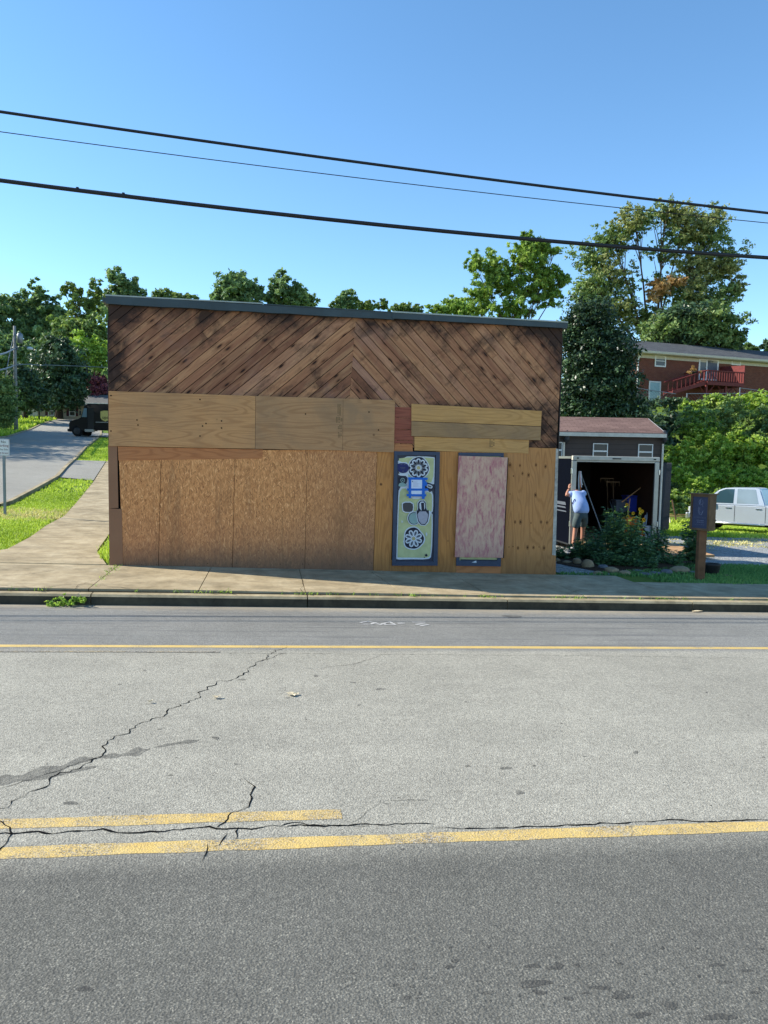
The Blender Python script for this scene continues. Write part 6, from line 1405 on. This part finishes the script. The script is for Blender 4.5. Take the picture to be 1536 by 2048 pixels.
brd_ = MB().box(-hw+.04, hw-.04, -hd_+.018, -hd_+.028, za+.04, zb_-.04, 0, rt).build('sign_panel', M['board'], t)
mb = MB(); hh = zb_-za
def stroke(pts, w=.005): mb.tube([rt @ Vector((a, -hd_+.0165, za+hh*b_)) for a, b_ in pts], w, 4)
stroke([(.02, .88), (-.01, .87), (-.03, .80), (-.02, .73), (.01, .71), (.03, .74)]); stroke([(-.01, .86), (.0, .8), (-.01, .75)]); stroke([(.035, .85), (.05, .78), (.04, .72), (.05, .66)], .003)
stroke([(-.03, .66), (-.04, .58), (-.03, .5), (.0, .43), (.03, .47), (.05, .53)], .003); stroke([(.055, .56), (.04, .48), (.02, .43)]); stroke([(-.01, .64), (-.02, .56), (.0, .48)], .003)
def scrawl(x0, x1, z, h, w=.003):
    x = x0
    while x < x1:
        s = random.uniform(.4, .9)*h; stroke([(x, z), (x+.001, z+s/hh)], w*.6) if random.random() < .5 else stroke([(x, z), (x+s*.5, z+s*.5/hh), (x+s*.3, z+s/hh)], w*.6); x += h*.75
scrawl(-.11, .12, .345, .035); scrawl(-.06, .09, .265, .02, .005); scrawl(-.05, .08, .215, .02, .005); scrawl(-.1, .1, .15, .018, .002)
mb.build('lettering', M['boardtxt'], brd_)
# soil bed and edging stones
bedp = [tuple(on_ground(px, py)[:2]) for px, py in ((1112, 1128), (1150, 1136), (1200, 1146), (1260, 1150), (1330, 1152), (1385, 1150), (1412, 1138), (1400, 1118), (1330, 1112), (1240, 1108), (1160, 1106), (1118, 1112))]
cx_ = sum(p[0] for p in bedp)/len(bedp); cy_ = sum(p[1] for p in bedp)/len(bedp)
mb = MB(); mb.add([(cx_, cy_, H(cx_, cy_)+.10)]+[(x, y, H(x, y)+.02) for x, y in bedp], [(0, i+1, (i+1) % len(bedp)+1) for i in range(len(bedp))]); mb.build('garden_soil', M['soil'], kind='structure')
ST = [(1177, 1137, 12, 10, 'stone', 'round tan stone, the tallest in the bed edging left of the plants'), (1155, 1130, 9, 8, 'stone', 'rounded tan stone at the left end of the bed edging'), (1135, 1128, 10, 4, 'stone', 'low flat tan stone near the shop corner'), (1116, 1124, 6, 4, 'stone', 'small pale stone touching the shop corner'), (1196, 1149, 11, 4, 'stone', 'flat angular tan stone right of the round tall one'), (1226, 1147, 14, 7, 'stone', 'wide brown stone in the middle of the bed edging'), (1251, 1150, 12, 5, 'stone', 'smooth oval pale stone right of the wide brown one'), (1293, 1152, 12, 4, 'stoneg', 'dark flat slab left of the grey slate pair'), (1313, 1150, 12, 4, 'stoneg', 'grey slate slab lying tilted in the bed edging'), (1335, 1150, 12, 6, 'stoneg', 'larger grey slate slab beside the long tan boulder'), (1362, 1147, 19, 8, 'stone', 'long smooth tan boulder left of the sign post'), (1386, 1149, 7, 4, 'stoneg', 'small grey stone between the boulder and the sign post'), (1410, 1148, 8, 4, 'stone', 'small tan stone just right of the sign post'), (1458, 1154, 10, 2.5, 'stone', 'flat stone lying alone in the lawn right of the sign'), (1440, 1155, 4, 2, 'stone', 'tiny pebble left of the lone flat stone'), (1207, 1139, 9, 6, 'stoneg', 'dark stone half hidden under the leaves'), (1277, 1146, 9, 4, 'stoneg', 'dull stone in the shade below the tall plants')]
for px, py, rx, ry, mt, lab in ST:
    p = on_ground(px, py); k = (p-CAM).length/FPX; o = MB().ball((0, 0, ry*k*.75), (rx*k, rx*k*random.uniform(.6, .9), ry*k), 14, 9, jit=.06, sq=.12).build('rock', M[mt], smooth=True); o.location = (p.x, p.y+rx*k*.3, p.z-.01); o.rotation_euler = (0, 0, 0 if rx > 15 else random.uniform(-.6, .6)); tag(o, lab, 'stone', 'stones edging the garden bed')
p = on_ground(1422, 1150); t = thing('plant_pot', 'black plastic plant pot lying in the grass right of the sign post', 'pot', p, R(20)); MB().lathe([(.13, 0), (.17, .2), (.18, .2), (.18, .23), (.15, .23), (.12, .05)], (0, 0, 0), 14).build('pot', M['black'], t, sm_angle=40); MB().lathe([(.14, .19), (.13, .2)], (0, 0, 0), 12).build('soil', M['soil'], t)
def stalks(name, label, px, py, h, r, n, leaf, mat='f_gard', flowers=None, per=20, lw=.42, group='plants in the garden bed'):
    b = on_ground(px, py); t = thing(name, label, 'plant', b, 0, group); C = []; Nn = []; mb = MB(); tips = []
    for i in range(n):
        a = random.uniform(0, 6.28); q = math.sqrt(random.random())*r; x, y = q*math.cos(a)*.6, q*math.sin(a)*.5; hh_ = h*random.uniform(.7, 1.05)
        tx, ty = x+math.cos(a)*r*.35, y+math.sin(a)*r*.3; mb.tube([(x, y, 0), (x*1.1, y*1.1, hh_*.5), (tx, ty, hh_)], [.006, .005, .003], 4); tips.append(Vector((tx, ty, hh_)))
        for j in range(per):
            s_ = (j+.5)/per; a2 = random.uniform(0, 6.28); z = hh_*(.12+.88*s_); c = Vector((x+(tx-x)*s_, y+(ty-y)*s_, z)); rr = leaf*random.uniform(.7, 1.2)*(1.1-.5*s_)
            C.append(c+Vector((math.cos(a2), math.sin(a2), .1))*rr*.5); Nn.append((Vector((math.cos(a2), math.sin(a2), .35)), rr))
    Cc = np.array([tuple(c) for c in C]); V = []
    for c, (d, rr) in zip(C, Nn):
        d = d.normalized(); w = (Matrix.Rotation(random.uniform(-1.3, 1.3), 3, d) @ d.cross(Vector((0, 0, 1))).normalized())*rr*lw*.5; tip = c+d*rr*.55-Vector((0, 0, rr*.25)); V += [c-d*rr*.45, c+w, tip, c-w]
    V = np.array([tuple(v) for v in V]); tn = np.clip(RNG.normal(.5, .22, len(C)), 0, 1)
    np_mesh('leaves', V, np.arange(len(V)).reshape(-1, 4), M[mat], tn, parent=t); mb.build('stems', M[mat], t)
    if flowers:
        for tip in tips[:flowers[1]]:
            fb = MB()
            for k in range(8):
                a = k*math.pi/4; d = Vector((math.cos(a), -.5, math.sin(a))).normalized(); s_ = Vector((-math.sin(a), 0, math.cos(a)))*.012; fb.add([tip, tip+d*.03+s_, tip+d*flowers[2], tip+d*.03-s_], [(0, 1, 2, 3)])
            fb.ball(tip+Vector((0, -.01, 0)), .013, 6, 4, m=1); fb.build('flower', [M[flowers[0]], M['maroon']], t)
    return t
G = [(1128, 1118, .28, .3, 12, .14, 'low leafy plant at the shop corner end of the bed'), (1168, 1120, .50, .42, 26, .15, 'bushy dark green plant behind the round tall stone'), (1196, 1118, .75, .40, 26, .14, 'leafy plant left of the tall bed plants'), (1226, 1128, 1.25, .26, 24, .17, 'tall feathery green plant in front of the trailer opening'), (1252, 1128, 1.05, .34, 28, .16, 'tall leafy plant just right of the tallest one'), (1278, 1132, .62, .40, 28, .15, 'broad leafy plant below the trailer flowers'), (1302, 1126, .8, .34, 24, .15, 'plant with narrow leaves in front of the right trailer post'), (1318, 1126, .86, .22, 12, .15, 'slender spiky plant rising right of the trailer post'), (1340, 1132, .35, .35, 18, .13, 'low plant behind the long tan boulder'), (1238, 1134, .35, .42, 28, .14, 'low spreading plant behind the wide brown stone'), (1210, 1134, .3, .34, 18, .13, 'low green plant over the dark half hidden stone'), (1290, 1138, .28, .34, 18, .12, 'low plant over the grey slate slabs'), (1180, 1108, .35, .4, 22, .14, 'leafy plant at the foot of the ramp near the man'), (1385, 1132, 1.0, .22, 22, .18, 'tall narrow-leaved plant just left of the sign post')]
for a in G: stalks('garden_plant', a[6], *a[:6])
stalks('coneflower_plant', 'plant with yellow daisy flowers in front of the dark trailer opening', 1262, 1112, 1.25, .34, 18, .12, 'f_yel', ('flowery', 12, .055), per=10)
stalks('coneflower_plant', 'plant with orange-yellow flowers low before the trailer floor', 1266, 1118, .72, .25, 10, .1, 'f_gard', ('flowero', 8, .06), per=10)
stalks('grassy_plant', 'yellowish grassy clump left of the yellow daisies', 1232, 1112, 1.1, .3, 20, .3, 'f_yel', None, per=8, lw=.1)
# ------------------------------------------------------------------ litter on the road
for px, py, s_, lab in ((586, 1391, .055, 'curled pale dead leaf on the asphalt above the long crack'), (433, 1397, .035, 'small flat pale leaf on the asphalt near the long crack'), (300, 1406, .02, 'tiny yellow leaf fragment on the asphalt left of the small pale leaf')):
    p = on_ground(px, py, fn=road_z); t = MB(); vs = []; n = 9
    for i in range(n): a = 2*math.pi*i/n; k = s_*(1+.35*math.sin(3*a)+random.uniform(-.15, .15)); vs.append((k*math.cos(a), k*.7*math.sin(a), .012+.014*random.random()))
    t.add([(0, 0, .006)]+vs, [(0, i+1, (i+1) % n+1) for i in range(n)]); o = t.build('fallen_leaf', M['deadleaf']); o.location = (p.x, p.y, p.z+.003); tag(o, lab, 'leaf')
p = on_ground(1383, 1224, fn=road_z); o = MB().add([(0, 0, .01), (.1, .03, .02), (.2, 0, .012), (.08, -.04, .015), (.0, -.03, .012)], [(0, 4, 3, 2, 1)]).build('fallen_leaf', M['deadleaf']); o.location = p+Vector((0, 0, .004)); tag(o, 'scrap of pale litter against the kerb foot on the right', 'leaf')
# ------------------------------------------------------------------ camera, sky, sun
cd = bpy.data.cameras.new('camera'); cam = bpy.data.objects.new('camera', cd); COL.objects.link(cam); S.camera = cam
cd.sensor_fit = 'VERTICAL'; cd.sensor_height = 36; cd.lens = 26; cd.clip_end = 2500; cd.clip_start = .05
mw = Matrix((RGT, UPV, -FWD)).transposed().to_4x4(); mw.translation = CAM; cam.matrix_world = mw
sun_dir = Vector((-6.2, 1.75, 4.6)).normalized(); el = math.asin(sun_dir.z); rot = math.atan2(sun_dir.x, sun_dir.y)
sd = bpy.data.lights.new('sun', 'SUN'); sd.energy = 4.9; sd.angle = R(.55); sd.color = (1, .93, .80)
so = bpy.data.objects.new('sun', sd); COL.objects.link(so); so.rotation_mode = 'QUATERNION'; so.rotation_quaternion = sun_dir.to_track_quat('Z', 'Y'); so.location = sun_dir*60
w = bpy.data.worlds.new('World'); S.world = w; w.use_nodes = True; nt = w.node_tree
sky = nt.nodes.new('ShaderNodeTexSky'); sky.sky_type = 'NISHITA'; sky.sun_disc = False; sky.sun_elevation = el; sky.sun_rotation = rot
sky.altitude = 300; sky.air_density = .85; sky.dust_density = 0.0; sky.ozone_density = 1.6
hs = nt.nodes.new('ShaderNodeHueSaturation'); hs.inputs['Saturation'].default_value = 1.15; hs.inputs['Hue'].default_value = .494; nt.links.new(sky.outputs[0], hs.inputs['Color'])
bg = nt.nodes['Background']; nt.links.new(hs.outputs[0], bg.inputs[0]); bg.inputs[1].default_value = .15
S.view_settings.view_transform = 'Standard'; S.view_settings.look = 'None'; S.view_settings.exposure = .88; S.view_settings.gamma = 1
S.cycles.max_bounces = 6; S.cycles.transparent_max_bounces = 8
